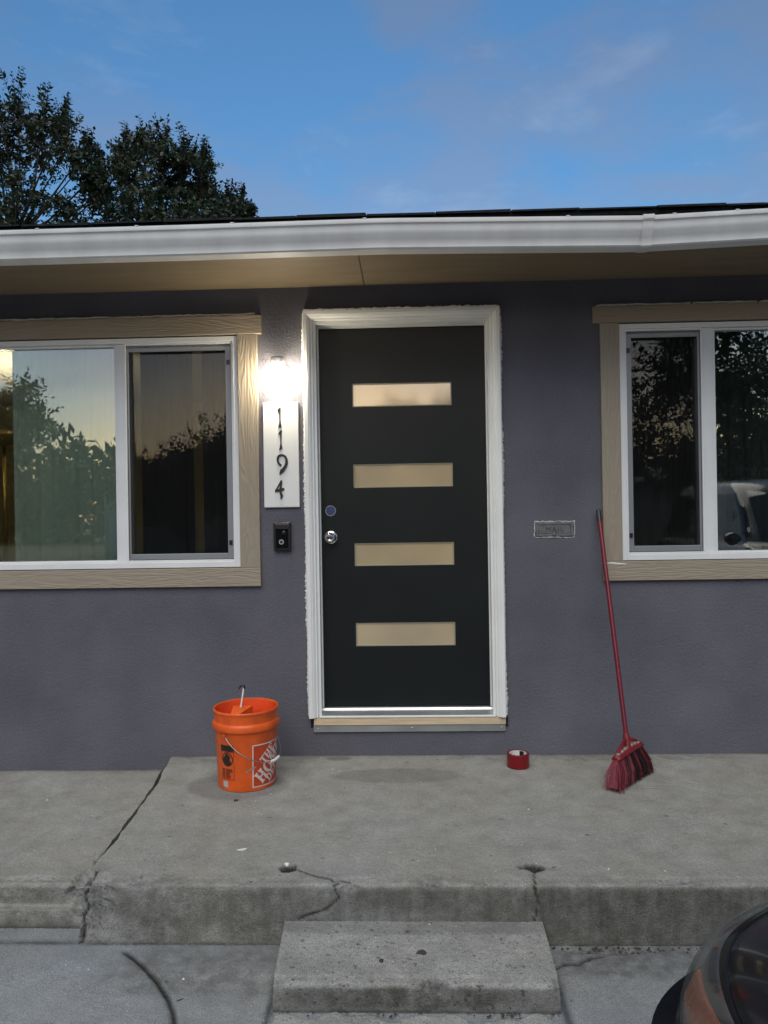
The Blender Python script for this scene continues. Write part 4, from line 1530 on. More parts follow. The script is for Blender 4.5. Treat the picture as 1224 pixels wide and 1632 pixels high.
def word(txt, start, size, sx, gap=0.08):
    """letters along the 45 degree diagonal, starting at 'start' (metres inside the logo square)"""
    c45 = math.sqrt(0.5)
    u = 0.0
    for ch in txt:
        w, loops = GL[ch]
        lp2 = []
        for lp in loops:
            q = []
            for x, y in lp:
                a, b = (u + x * sx) * size, y * size
                q.append((start[0] + (a - b) * c45, start[1] + (a + b) * c45))
            lp2.append(q)
        u += w * sx + gap
        # clip letters to the square
        if all(-0.001 < qx < LG and -0.001 < qy < LG for q in lp2 for qx, qy in q):
            wrap(lp2, z0l, ph0, 0.0015, 'logo_letter', 'logo_white')


word('THE', (0.062, 0.100), 0.042, 0.80, 0.07)
word('HOME', (0.050, 0.012), 0.062, 0.78, 0.06)
word('DEPOT', (0.094, 0.010), 0.040, 0.84, 0.07)
# the dark instruction panel on the left of the body
phl = R(-54)
wrap([sq(0, 0.188, 0.073, 0.215)], 0.0, phl, 0.0010, 'print_bar', 'label_black')
wrap([sq(0, 0.055, 0.073, 0.187), sq(0.0016, 0.0566, 0.0714, 0.1854)], 0.0, phl, 0.0010, 'print_box', 'label_black')
wrap([ellipse(0.037, 0.150, 0.031, 0.033), ellipse(0.037, 0.150, 0.026, 0.028)], 0.0, phl, 0.0011, 'print_ring', 'label_black')
wrap([[(0.010, 0.132), (0.022, 0.122), (0.038, 0.118), (0.052, 0.126), (0.058, 0.138), (0.050, 0.150), (0.056, 0.160), (0.046, 0.172), (0.034, 0.176), (0.024, 0.170), (0.020, 0.158), (0.008, 0.156), (0.012, 0.146)]],
     0.0, phl, 0.0012, 'print_figure', 'label_black')
r_ = random.Random(4)
lines = []
for k in range(9):
    zz0 = 0.061 + k * 0.0052
    lines.append(sq(0.006, zz0, 0.020, zz0 + 0.003))
    lines.append(sq(0.026, zz0, 0.026 + r_.uniform(0.02, 0.042), zz0 + 0.0028))
wrap(lines, 0.0, phl, 0.0011, 'print_text', 'label_black')
wrap([sq(0.006, 0.018, 0.036, 0.047)], 0.0, phl, 0.0011, 'print_sticker', 'label_white')
# scuff of grey paint
wrap([[(0.0, 0.0), (0.02, 0.012), (0.05, 0.022), (0.062, 0.034), (0.04, 0.032), (0.015, 0.018)]], 0.082, R(-6), 0.0016, 'paint_scuff', 'scuff')
# bail wire and grip
eL, eR = R(-42), R(138)
pts = []
for k in range(33):
    s_ = k / 32
    ph = eL + (eR - eL) * s_
    dz = math.sin(math.pi * s_)
    a = fdir + ph
    rr = (0.1420 + 0.014 * dz ** 0.7) * BS
    pts.append((BC.x + rr * math.cos(a), BC.y + rr * math.sin(a), BC.z + 0.262 - 0.135 * dz ** 0.85))
MB().tube(pts, 0.0019, 8).build('bail_wire', 'wire', bucket, smooth=True)
MB().tube(pts[15:20], [0.0065, 0.0075, 0.0075, 0.0075, 0.0068], 14).build('bail_grip', 'white_plastic', bucket, smooth=True, angle=50)
for ph in (eL, eR):
    a = fdir + ph
    MB().tube([(BC.x + 0.137 * BS * math.cos(a), BC.y + 0.137 * BS * math.sin(a), BC.z + 0.262), (BC.x + 0.146 * BS * math.cos(a), BC.y + 0.146 * BS * math.sin(a), BC.z + 0.262)], 0.008, 12).build('ear', 'orange', bucket, smooth=True, angle=40)

# roller handle and orange pouring tray that stand in the bucket
def bpt(x, y, depth):
    return onY(x, y, depth)


rt, rb = bpt(388.5, 1096, BC.y + 0.035), bpt(378, 1130, BC.y - 0.005)
dirv = (rb - rt).normalized()
rb2 = Vector((BC.x - 0.075, BC.y - 0.030, BC.z + 0.022))
rh = thing('roller_handle', rb2, 'white metal rod with black hook end standing in the orange bucket', 'paint tool')
MB().tube([rb2, rt], 0.0042, 10).build('rod', 'white_plastic', rh, smooth=True, angle=50)
hk = [rt + Vector((0.002, 0, -0.006)), rt + Vector((0.003, 0, 0.006)), rt + Vector((-0.003, 0, 0.012)), rt + Vector((-0.013, -0.002, 0.010)), rt + Vector((-0.020, -0.004, 0.000)), rt + Vector((-0.024, -0.005, -0.006))]
MB().tube(hk, [0.0050, 0.0050, 0.0048, 0.0044, 0.0035, 0.002], 10).build('hook', 'black_plastic', rh, smooth=True)
tr0 = Vector((BC.x, BC.y, BC.z + 0.015))
tray = thing('pail_tray', tr0, 'orange plastic folded scraper tray lying inside the orange bucket', 'tray')
pA = [bpt(371, 1126, BC.y + 0.010), bpt(384, 1125.5, BC.y + 0.045), bpt(402, 1124.5, BC.y + 0.055), bpt(377, 1142, BC.y - 0.060), bpt(367, 1142, BC.y - 0.030)]


def sheet(pts, th, name, m, parent):
    pts = [Vector(p) for p in pts]
    n = (pts[1] - pts[0]).cross(pts[-1] - pts[0]).normalized() * th
    k = len(pts)
    V_ = [p for p in pts] + [p + n for p in pts]
    return MB().add(V_, [tuple(range(k)), tuple(range(2 * k - 1, k - 1, -1))] + [(i, (i + 1) % k, k + (i + 1) % k, k + i) for i in range(k)]).build(name, m, parent)


low = Vector((0, 0, -0.22))
q1, q2, q3, q4 = bpt(372, 1125, BC.y + 0.02), bpt(402, 1124, BC.y + 0.05), bpt(378, 1140, BC.y - 0.06), bpt(366, 1143, BC.y - 0.055)
sheet([q1, q2, q3, q4], 0.003, 'top_flap', 'orange', tray)
sheet([q2, q3, q3 + low * 0.98, q2 + low], 0.003, 'side', 'orange', tray)
sheet([q1, q4, q4 + low * 0.97, q1 + low], 0.003, 'side', 'orange', tray)

# ------------------------------------------------------------------ roll of red tape
tp = onZ(828.5, 1227.5, 0.0)
TR, TH = 0.0555, 0.066
TC = Vector((tp.x, tp.y + TR, 0.002))
tape = thing('tape_roll', TC, 'roll of glossy red tape standing on the porch by the wall', 'tape')
MB().lathe([(0.0425, 0.0), (TR - 0.001, 0.0), (TR, 0.001), (TR, TH - 0.001), (TR - 0.001, TH), (0.0425, TH)], TC, 56).build('tape', 'tape_red', tape, smooth=True, angle=40)
MB().lathe([(TR - 0.0025, TH + 0.0006), (0.0430, TH + 0.0006)], TC, 56).build('tape_edge', 'tape_edge', tape, smooth=True)
MB().lathe([(0.0424, 0.001), (0.0424, TH - 0.001), (0.0395, TH - 0.001), (0.0395, 0.001)], TC, 48, close=True).build('core', 'cardboard', tape, smooth=True, angle=40)
bmk = []
for k in range(5):
    a = R(35 + k * 9)
    bmk.append((TC.x + 0.0392 * math.cos(a), TC.y + 0.0392 * math.sin(a)))
V_ = [(x, y, TC.z + 0.012) for x, y in bmk] + [(x, y, TC.z + TH - 0.002) for x, y in bmk]
MB().add(V_, [(k, k + 1, k + 6, k + 5) for k in range(4)]).build('core_print', 'black_plastic', tape)

# ------------------------------------------------------------------ broom
bL, bRt = onZ(976, 1264, 0.0), onZ(1035, 1229, 0.0)      # ends of the bristle line on the porch
hT = onY(953.5, 813, -0.032)
hN = onY(998.5, 1176, (bL.y + bRt.y) / 2 + 0.02)
broom = thing('broom', ((bL.x + bRt.x) / 2, (bL.y + bRt.y) / 2, 0), 'red angle broom with red and black bristles leaning on the wall', 'broom')
hd = (hN - hT).normalized()
gripend = hT + hd * 0.060
MB().tube([hT, hT + hd * 0.004, gripend], [0.0105, 0.0122, 0.0122], 16).build('grip', 'black_plastic', broom, smooth=True, angle=50)
MB().tube([gripend, hN], 0.0112, 16).build('handle', 'red_handle', broom, smooth=True, angle=50)
# cap: two curved arms from the socket to a bar that follows the head's slant
tA, tB = onY(979, 1213, 0), onY(1022, 1187, 0)
midy = hN.y
kA = onY(981, 1211, midy + (bL.y - bRt.y) * 0.36)
kB = onY(1020, 1186, midy - (bL.y - bRt.y) * 0.28)
sock0, sock1 = hN - hd * 0.020, hN + hd * 0.062
MB().tube([sock0, hN, sock1], [0.0150, 0.0165, 0.0140], 16).build('socket', 'red_plastic', broom, smooth=True, angle=50)
for K, sgn in ((kA, -1), (kB, 1)):
    p0 = hN + hd * 0.004
    out = (kB - kA).normalized() * sgn
    c1 = p0.lerp(K, 0.35) + out * 0.022
    c2 = p0.lerp(K, 0.72) + out * 0.016
    MB().tube([p0, c1, c2, K], [0.009, 0.0085, 0.009, 0.011], 12).build('cap_arm', 'red_plastic', broom, smooth=True)
ax = (kB - kA).normalized()
side = ax.cross(Vector((0, 0, 1))).normalized()
mb = MB()
seg_n = 12
ring = []
V_, F_ = [], []
for k in range(seg_n + 1):
    s_ = k / seg_n
    c = kA.lerp(kB, s_) + Vector((0, 0, 0.010 * math.sin(math.pi * s_)))
    w = 0.020 + 0.006 * math.sin(math.pi * s_)
    for a in range(12):
        t2 = 6.2832 * a / 12
        V_.append(c + side * w * math.cos(t2) + Vector((0, 0, 0.013 * math.sin(t2))))
for k in range(seg_n):
    for a in range(12):
        F_.append((k * 12 + a, k * 12 + (a + 1) % 12, (k + 1) * 12 + (a + 1) % 12, (k + 1) * 12 + a))
F_ += [tuple(range(11, -1, -1)), tuple(seg_n * 12 + a for a in range(12))]
mb.add(V_, F_).build('cap_bar', 'red_plastic', broom, smooth=True)
mb = MB()
for k in range(7):
    s_ = 0.12 + 0.76 * k / 6
    c = kA.lerp(kB, s_) + Vector((0, 0, 0.0125 + 0.010 * math.sin(math.pi * s_)))
    mb.tube([c - ax * 0.016, c + ax * 0.016], [0.009, 0.009], 8)
mb.build('dust_film', 'dust', broom, smooth=True)
r_ = random.Random(12)
stripes = [(0.0, 0.26, 'red_bristle'), (0.26, 0.33, 'black_bristle'), (0.33, 0.46, 'red_bristle'), (0.46, 0.58, 'black_bristle'), (0.58, 0.68, 'red_bristle'), (0.68, 0.83, 'black_bristle'), (0.83, 0.88, 'red_bristle'), (0.88, 0.95, 'black_bristle'), (0.95, 1.0, 'red_bristle')]
for a0, a1, m_ in stripes:
    mb, mp_ = MB(), MB()
    n = int(620 * (a1 - a0)) + 30
    for k in range(n):
        s_ = r_.uniform(a0, a1)
        w = r_.uniform(-1, 1)
        top = kA.lerp(kB, s_) + side * w * 0.016 + Vector((0, 0, -0.004))
        flare = 0.030 if s_ > 0.12 else 0.045
        bot = bL.lerp(bRt, s_) + side * (w * flare + r_.gauss(0, 0.005)) + ax * r_.gauss(0, 0.006)
        bot.z = r_.uniform(0.002, 0.007) + (0.012 if r_.random() < 0.06 else 0)
        mid = top.lerp(bot, 0.5) + side * w * 0.014 + ax * r_.gauss((-0.012 if s_ < 0.12 else 0), 0.004)
        tgt = mp_ if (m_ == 'red_bristle' and r_.random() < 0.22 and s_ < 0.45) else mb
        tgt.tube([top, mid, bot], [0.0011, 0.0010, 0.0007], 4, cap=False)
    V_, F_ = [], []
    for k in range(5):
        s_ = a0 + (a1 - a0) * k / 4
        tp_, bt_ = kA.lerp(kB, s_), bL.lerp(bRt, s_)
        bt_ = tp_.lerp(Vector((bt_.x, bt_.y, 0.012)), 0.93)
        V_ += [tp_ - side * 0.013, tp_ + side * 0.013, bt_ + side * 0.024, bt_ - side * 0.024]
    F_ += [(0, 1, 2, 3), (16, 19, 18, 17)]
    for k in range(4):
        for q in range(4):
            F_.append((k * 4 + q, k * 4 + (q + 1) % 4, k * 4 + 4 + (q + 1) % 4, k * 4 + 4 + q))
    mb.add(V_, F_)
    mb.build('bristle_bundle', m_, broom)
    if mp_.v:
        mp_.build('frayed_bristle_ends', 'pale_bristle', broom)

# ------------------------------------------------------------------ small things on the concrete
def flake(name, p, rx, ry, h, m, label, cat, seed, group=None, rot=0.0):
    r2 = random.Random(seed)
    n = 9
    V_, F_ = [], []
    for lv, (s_, z) in enumerate(((0.85, -0.001), (1.0, h * 0.35), (0.75, h * 0.85), (0.3, h))):
        for k in range(n):
            a = 6.2832 * k / n
            q = s_ * (1 + 0.22 * math.sin(2.3 * k + seed) + 0.1 * r2.uniform(-1, 1))
            x, y = rx * q * math.cos(a), ry * q * math.sin(a)
            V_.append((p[0] + x * math.cos(rot) - y * math.sin(rot), p[1] + x * math.sin(rot) + y * math.cos(rot), p[2] + z))
    for lv in range(3):
        for k in range(n):
            F_.append((lv * n + k, lv * n + (k + 1) % n, (lv + 1) * n + (k + 1) % n, (lv + 1) * n + k))
    F_ += [tuple(range(n - 1, -1, -1)), tuple(3 * n + k for k in range(n))]
    o = MB().add(V_, F_).build(name, m, None, smooth=True, angle=60)
    return tag(o, label, cat, group)


flake('plaster_flake', pz(872, 1201), 0.026, 0.014, 0.014, 'plaster', 'white curled plaster flake against the wall beside the tape', 'debris', 1)
flake('plaster_flake', pz(457, 1381, -0.012), 0.012, 0.010, 0.014, 'plaster', 'white crumb in the left anchor hole of the porch', 'debris', 2)
flake('pebble', pz(672, 1519, SZ), 0.016, 0.010, 0.008, 'pebble', 'larger dark pebble on the doorstep tread', 'pebble', 3)
flake('pebble', pz(608, 1532, SZ), 0.008, 0.008, 0.006, 'pebble', 'smaller dark pebble on the doorstep tread', 'pebble', 4)
flake('plaster_flake', pz(386, 1354), 0.020, 0.009, 0.002, 'plaster', 'thin white paint splash on the porch in front of the bucket', 'debris', 5, rot=0.3)
flake('pebble', pz(376, 1276), 0.011, 0.010, 0.004, 'pebble', 'black dot of debris just in front of the bucket', 'pebble', 6)
flake('dry_leaf', pz(288, 1595, GZ - 0.008), 0.020, 0.005, 0.004, 'pebble', 'small dark dry leaf beside the curved driveway groove', 'leaf', 7, rot=0.5)
r_ = random.Random(77)
mb = MB()


def grit(p, s_):
    V_ = [(p[0] + r_.uniform(-s_, s_), p[1] + r_.uniform(-s_, s_), p[2] + (0.0 if k < 4 else s_ * r_.uniform(0.5, 0.9))) for k in range(4)]
    a = r_.uniform(0, 6.28)
    V_ = []
    for k in range(4):
        V_.append((p[0] + s_ * r_.uniform(0.5, 1.3) * math.cos(a + k * 1.57), p[1] + s_ * r_.uniform(0.5, 1.0) * math.sin(a + k * 1.57), p[2] - 0.0005))
    V_.append((p[0], p[1], p[2] + s_ * 0.6))
    mb.add(V_, [(0, 1, 4), (1, 2, 4), (2, 3, 4), (3, 0, 4), (3, 2, 1, 0)])


for px_, py_, z in [(512, 1208, 0), (530, 1226, 0), (541, 1229, 0), (487, 1265, 0), (432, 1265, 0), (75, 1275, lz), (55, 1356, lz), (850, 1208, 0), (842, 1290, 0), (970, 1385, 0), (1060, 1388, 0), (310, 1500, GZ),
                    (141, 1545, GZ), (105, 1538, GZ), (293, 1560, GZ), (945, 1552, GZ - .005), (948, 1557, GZ - .005), (630, 1192, 0), (575, 1205, 0), (497, 1219, 0), (685, 1473, SZ)]:
    grit(pz(px_, py_ if py_ > 1204 or z else 1208, z), r_.uniform(0.003, 0.0065))
for k in range(90):
    y = -0.06 - r_.random() * 1.25
    grit((r_.uniform(-1.1, 1.6), y, 0.0005), r_.uniform(0.0012, 0.003))
for k in range(40):
    grit((r_.uniform(-0.4, 0.4), r_.uniform(-1.66, -1.38), SZ + 0.0005), r_.uniform(0.0012, 0.003))
for k in range(60):
    grit((r_.uniform(-1.4, 1.0), r_.uniform(-2.0, -1.38), GZ - 0.004), r_.uniform(0.0012, 0.003))
tag(mb.build('paint_grit', 'plaster'), 'tiny white paint crumbs strewn over porch, step and driveway', 'debris', kind='stuff')
mb = MB()
for k in range(70):
    grit((r_.uniform(-1.1, 1.6), -0.06 - r_.random() * 1.25, 0.0005), r_.uniform(0.0015, 0.004))
for k in range(60):
    grit((r_.uniform(-0.42, 0.42), r_.uniform(-1.725, -1.70), GZ + 0.004), r_.uniform(0.002, 0.007))
for k in range(60):
    x = r_.uniform(0.45, 1.1)
    grit((x, -1.362 - abs(r_.gauss(0, 0.015)), GZ + 0.001), r_.uniform(0.002, 0.008))
tag(mb.build('dirt_grit', 'pebble'), 'dark soil crumbs in the joints of the concrete', 'debris', kind='stuff')
mb = MB()
for k in range(16):
    c = Vector(pz(r_.uniform(1040, 1095), r_.uniform(1180 + 25, 1262)))
    a = r_.uniform(-0.9, 0.5)
    l_ = r_.uniform(0.02, 0.06)
    dv = Vector((math.cos(a), math.sin(a), 0)) * l_
    mb.tube([c - dv + Vector((0, 0, 0.002)), c + Vector((0, 0, 0.004)), c + dv + Vector((0, 0, 0.002))], 0.0009, 4)
tag(mb.build('loose_bristles', 'straw'), 'pale loose bristles lying right of the broom', 'debris', kind='stuff')

# ================================================================== inside the windows
curtain('curtain', onY(22, 700, 0.21).x, -1.54, 0.62, 2.40, 0.165 + 0.045, 'curtain_pale', 'pale green curtain behind the left pane of the left window', 9, 0.010, 1)
curtain('curtain', -1.52, -1.22, 0.62, 2.40, 0.165 + 0.115, 'curtain_dark', 'grey curtain behind the left half of the screened left window pane', 5, 0.02, 2)
curtain('curtain', -1.16, -0.80, 0.62, 2.40, 0.165 + 0.085, 'curtain_dark', 'dark curtain behind the right half of the screened left window pane', 6, 0.025, 3)
curtain('curtain', 1.06, 1.54, 0.62, 2.40, 0.165 + 0.10, 'curtain_dark', 'black looking curtain behind the screened pane of the right window', 7, 0.02, 4)
curtain('curtain', 1.56, 2.75, 0.62, 2.40, 0.165 + 0.14, 'curtain_dark', 'black looking curtain behind the open glass of the right window', 14, 0.02, 5)
fl = onY(6, 700, 1.45)
flr = thing('floor_lamp', (fl.x, fl.y, 0.20), 'brass floor lamp with a cream bowl seen through the left window', 'lamp')
MB().lathe([(0.0, 0.0), (0.14, 0.002), (0.14, 0.014), (0.02, 0.03), (0.0, 0.03)], (fl.x, fl.y, 0.202), 28).build('base', 'brass', flr, smooth=True, angle=40)
MB().tube([(fl.x, fl.y, 0.22), (fl.x, fl.y, fl.z - 0.02)], 0.014, 12).build('pole', 'brass', flr, smooth=True)
MB().lathe([(0.02, -0.05), (0.09, -0.03), (0.13, 0.02), (0.135, 0.05), (0.128, 0.05), (0.085, -0.015), (0.0, -0.03)], (fl.x, fl.y, fl.z), 32).build('bowl', 'shade', flr, smooth=True)
MB().lathe([(0.0, -0.02), (0.03, -0.01), (0.035, 0.015), (0.02, 0.04), (0.0, 0.045)], (fl.x, fl.y, fl.z), 20).build('bulb', 'bulb_in', flr, smooth=True)
sfx = onY(5, 885, 1.0)
sf = thing('sofa', (sfx.x - 0.4, 1.3, 0.2), 'black sofa inside the room at the left edge', 'sofa')
bx('seat', sfx.x - 1.2, sfx.x + 0.05, 0.95, 1.75, 0.202, 0.62, 'sofa', sf, 0.04, 3)
bx('backrest', sfx.x - 1.2, sfx.x + 0.05, 0.80, 0.949, 0.202, 1.02, 'sofa', sf, 0.04, 3)
bx('armrest', sfx.x + 0.051, sfx.x + 0.22, 0.80, 1.75, 0.202, 0.80, 'sofa', sf, 0.04, 3)


# ================================================================== trees
def make_tree(name, base, crown_c, crown_r, n_blob, n_twig, leaf_len, seed, label, leafm, group, shoots=0.12, blobs=None):
    r2 = random.Random(seed)
    t = thing(name, base, label, 'tree', group)
    base, cc = Vector(base), Vector(crown_c)
    tk = MB()
    fork = Vector((base.x + (cc.x - base.x) * 0.55, base.y + (cc.y - base.y) * 0.55, cc.z - crown_r[2] * 0.75))
    tr_r = 0.035 * (cc.z - base.z) * 0.9
    tk.tube([base, base.lerp(fork, 0.5) + Vector((0.12, 0, 0)), fork], [tr_r * 1.25, tr_r * 0.9, tr_r * 0.7], 10)
    bl = []
    if blobs:
        bl = [(Vector(b), q) for b, q in blobs]
    while len(bl) < n_blob:
        v = Vector((r2.gauss(0, 1), r2.gauss(0, 1), r2.gauss(0, 1))).normalized()
        if v.z < -0.55:
            continue
        s_ = r2.uniform(0.35, 0.92)
        c = cc + Vector((v.x * crown_r[0], v.y * crown_r[1], v.z * crown_r[2])) * s_
        bl.append((c, r2.uniform(0.22, 0.36) * min(crown_r)))
    LV, LF, tone = [], [], []
    for c, br in bl:
        m1 = fork.lerp(c, 0.5) + Vector((r2.uniform(-.2, .2), r2.uniform(-.2, .2), -0.12 * crown_r[2]))
        tk.tube([fork, m1, c], [tr_r * 0.15, tr_r * 0.08, tr_r * 0.028], 6, cap=False)
        for k in range(n_twig):
            v = Vector((r2.gauss(0, 1), r2.gauss(0, 1), r2.gauss(0.25, 1))).normalized()
            shoot = v.z > 0.45 and c.z > cc.z and r2.random() < shoots
            ln = br * r2.uniform(0.7, 1.35) * (1.6 if shoot else 1.0)
            if shoot:
                v = (v * 0.4 + Vector((r2.uniform(-.25, .25), r2.uniform(-.25, .25), 1))).normalized()
            p0 = c + v * br * 0.15
            p1 = c + v * ln + Vector((0, 0, -0.10 * ln if not shoot else 0.0))
            if k % 3 == 0 or shoot:
                tk.tube([c, p0.lerp(p1, 0.5), p1], [tr_r * 0.05, tr_r * 0.032, tr_r * 0.012], 3, cap=False)
            nl = max(5, int((p1 - p0).length / (leaf_len * 0.36)))
            ax_ = (p1 - p0).normalized()
            per = ax_.orthogonal().normalized()
            per = Matrix.Rotation(r2.uniform(0, 6.28), 3, ax_) @ per
            tw = r2.uniform(0.25, 0.95)
            for q in range(nl):
                s_ = 0.15 + 0.85 * (q + r2.random() * 0.6) / nl
                pos = p0.lerp(p1, min(1.0, s_))
                sd = per * (1 if q % 2 else -1)
                dr = (sd * 0.9 + ax_ * 0.5 + Vector((r2.gauss(0, .3), r2.gauss(0, .3), r2.gauss(-0.15, .3)))).normalized()
                nn = dr.cross(ax_ + Vector((r2.gauss(0, .5), r2.gauss(0, .5), r2.gauss(0, .5))))
                if nn.length < 1e-3:
                    continue
                nn.normalize()
                L_ = leaf_len * r2.uniform(0.65, 1.25) * (0.75 if s_ > 0.85 else 1)
                wd = L_ * 0.27
                i0 = len(LV)
                LV += [pos, pos + dr * L_ * 0.45 + nn * wd, pos + dr * L_, pos + dr * L_ * 0.45 - nn * wd]
                LF.append((i0, i0 + 1, i0 + 2, i0 + 3))
                tone += [min(1, max(0, tw + r2.uniform(-0.2, 0.2)))] * 4
    tk.build('trunk', 'bark', t, smooth=True)
    me = mesh_from('crown', LV, LF)
    at = me.attributes.new('tone', 'FLOAT', 'POINT')
    at.data.foreach_set('value', tone)
    link('crown', me, leafm, t)
    return t


def crown_pt(px_, py_, Y):
    v = onY(px_, py_, Y)
    return (v.x, v.y, v.z)


TY = 13.0


def blob_list(lst, Y, seed, spread):
    r2 = random.Random(seed)
    out = []
    for x, y, rp in lst:
        v = onY(x, y, Y + r2.uniform(-spread, spread))
        out.append((v, rp / FPX * (Y + 3.9)))
    return out


cA = crown_pt(20, 270, TY)
blA = blob_list([(-70, 190, 44), (-15, 172, 38), (30, 185, 42), (70, 200, 36), (98, 196, 28), (-40, 240, 50), (12, 240, 44), (60, 250, 42), (105, 240, 32), (132, 262, 26), (140, 235, 20),
                 (-80, 300, 50), (-20, 300, 46), (28, 296, 34), (10, 345, 46), (60, 318, 22), (142, 290, 30), (160, 270, 24), (150, 320, 26), (100, 330, 26), (-60, 370, 55), (60, 380, 40), (120, 370, 40), (20, 400, 50), (165, 300, 22), (-120, 250, 60), (-110, 340, 60)], TY, 1, 0.9)
make_tree('elm_tree', (cA[0] - 0.2, TY, -0.33), cA, (2.2, 1.6, 2.4), len(blA), 54, 0.125, 3, 'taller dark leafy tree behind the roof at the far left', 'leaf', 'trees behind the roof', 0.3, blA)
cB = crown_pt(270, 330, TY + 1.5)
blB = blob_list([(200, 240, 26), (232, 236, 30), (262, 246, 34), (295, 250, 30), (325, 262, 24), (188, 262, 22), (215, 275, 36), (255, 285, 40), (295, 288, 38), (328, 290, 26), (195, 310, 36), (235, 320, 44), (280, 322, 44), (320, 318, 32),
                 (180, 345, 34), (345, 325, 24), (365, 322, 20), (385, 326, 17), (375, 345, 28), (330, 350, 40), (220, 360, 50), (275, 365, 55), (396, 335, 12), (225, 222, 16), (290, 380, 60), (200, 390, 60), (350, 385, 50)], TY + 1.5, 2, 0.8)
make_tree('elm_tree', (cB[0], TY + 1.5, -0.33), cB, (1.9, 1.5, 1.8), len(blB), 60, 0.125, 8, 'lower rounded dark tree behind the roof, right of the tall one', 'leaf', 'trees behind the roof', 0.3, blB)

# across the street, seen in the window panes
FARS = [('broad dark tree across the street opposite the left end of the house', (-12.6, -17.0), 6.4, 2.5, 31),
        ('lower tree across the street left of the porch lamp', (-7.6, -21.0), 4.2, 2.4, 32),
        ('pointed dark tree across the street opposite the left window', (-4.2, -19.5), 6.0, 2.3, 33),
        ('round tree across the street opposite the front door', (0.6, -22.0), 5.2, 2.6, 34),
        ('tree across the street opposite the mail slot', (4.6, -20.0), 6.2, 2.5, 35),
        ('tall loose tree across the street opposite the right window', (8.9, -16.0), 7.6, 3.1, 36),
        ('large dark tree across the street at the far right', (14.0, -18.0), 7.5, 3.4, 37)]
for lab, (x, y), h_, cr_, sd in FARS:
    nb_ = 50 if x < 5 else 44
    make_tree('street_tree', (x, y, -0.33), (x, y, h_ * 0.48), (cr_ * 1.1, cr_, h_ * 0.5), nb_, 34, 0.17, sd, lab, 'leaf2', 'trees across the street', 0.1)


# the wood beyond the houses: one dark mass of leaf clumps on the skyline
r_ = random.Random(91)
LV, LF, tone = [], [], []
for k in range(560):
    bxx = r_.uniform(-60, 60)
    top = 5.4 + 2.0 * math.sin(bxx * 0.21 + 1) + 1.3 * math.sin(bxx * 0.53)
    c = Vector((bxx, -44 + r_.uniform(-3, 3), r_.uniform(0.2, max(1.5, top))))
    tw = r_.uniform(0, 0.7)
    for q in range(70):
        v = Vector((r_.gauss(0, 1), r_.gauss(0, 1), r_.gauss(0, 1))).normalized() * 1.7 * r_.random() ** 0.4
        a, b_2 = Vector((r_.gauss(0, 1), r_.gauss(0, 1), r_.gauss(0, 1))).normalized() * 0.42, Vector((r_.gauss(0, 1), r_.gauss(0, 1), r_.gauss(0, 1))).normalized() * 0.22
        i0 = len(LV)
        LV += [c + v - a, c + v + b_2, c + v + a, c + v - b_2]
        LF.append((i0, i0 + 1, i0 + 2, i0 + 3))
        tone += [tw] * 4
me = mesh_from('wood', LV, LF)
me.attributes.new('tone', 'FLOAT', 'POINT').data.foreach_set('value', tone)
tag(link('wood', me, 'leaf2'), 'dark wood on the skyline beyond the houses across the street', 'wood', kind='stuff')

# ================================================================== houses across the street
def far_house(x, y, w, d_, hgt, m, label, lampx=None):
    t = thing('house', (x, y, -0.33), label, 'house', 'houses across the street')
    bx('wall', x - w / 2, x + w / 2, y - d_, y, -0.33, hgt, m, t, 0)
    rz = hgt + w * 0.20
    V_ = [(x - w / 2 - .3, y + .35, hgt - .06), (x + w / 2 + .3, y + .35, hgt - .06), (x, y + .35, rz), (x - w / 2 - .3, y - d_ - .3, hgt - .06), (x + w / 2 + .3, y - d_ - .3, hgt - .06), (x, y - d_ - .3, rz)]
    MB().add(V_, [(0, 1, 2), (5, 4, 3), (0, 2, 5, 3), (1, 4, 5, 2), (0, 3, 4, 1)]).build('roof', 'far_roof', t)
    for wx in (-w * 0.28, w * 0.26):
        f = bx('window', x + wx - .7, x + wx + .7, y + .002, y + .05, 0.75, 1.95, 'vinyl', t, 0.005)
        bx('pane', x + wx - .62, x + wx + .62, y + .051, y + .056, 0.83, 1.87, 'car_glass', f, 0)
    dr = bx('door', x - .45, x + .45, y + .002, y + .05, -0.1, 1.95, 'vinyl', t, 0.005)
    if lampx:
        MB().lathe([(0.0, -.09), (.07, -.05), (.08, .02), (.04, .09), (0.0, .1)], (x + .75, y + .12, 1.75), 16).build('porch_lamp', 'far_lamp', t, smooth=True)
    return t


far_house(-8.2, -26, 8.5, 8, 2.5, 'siding', 'pale gabled house across the street opposite the left window', 1)
far_house(3.5, -27, 9.0, 8, 2.4, 'siding2', 'tan gabled house across the street opposite the front door')
far_house(14.5, -26, 8.0, 8, 2.5, 'siding', 'pale gabled house across the street opposite the right window')


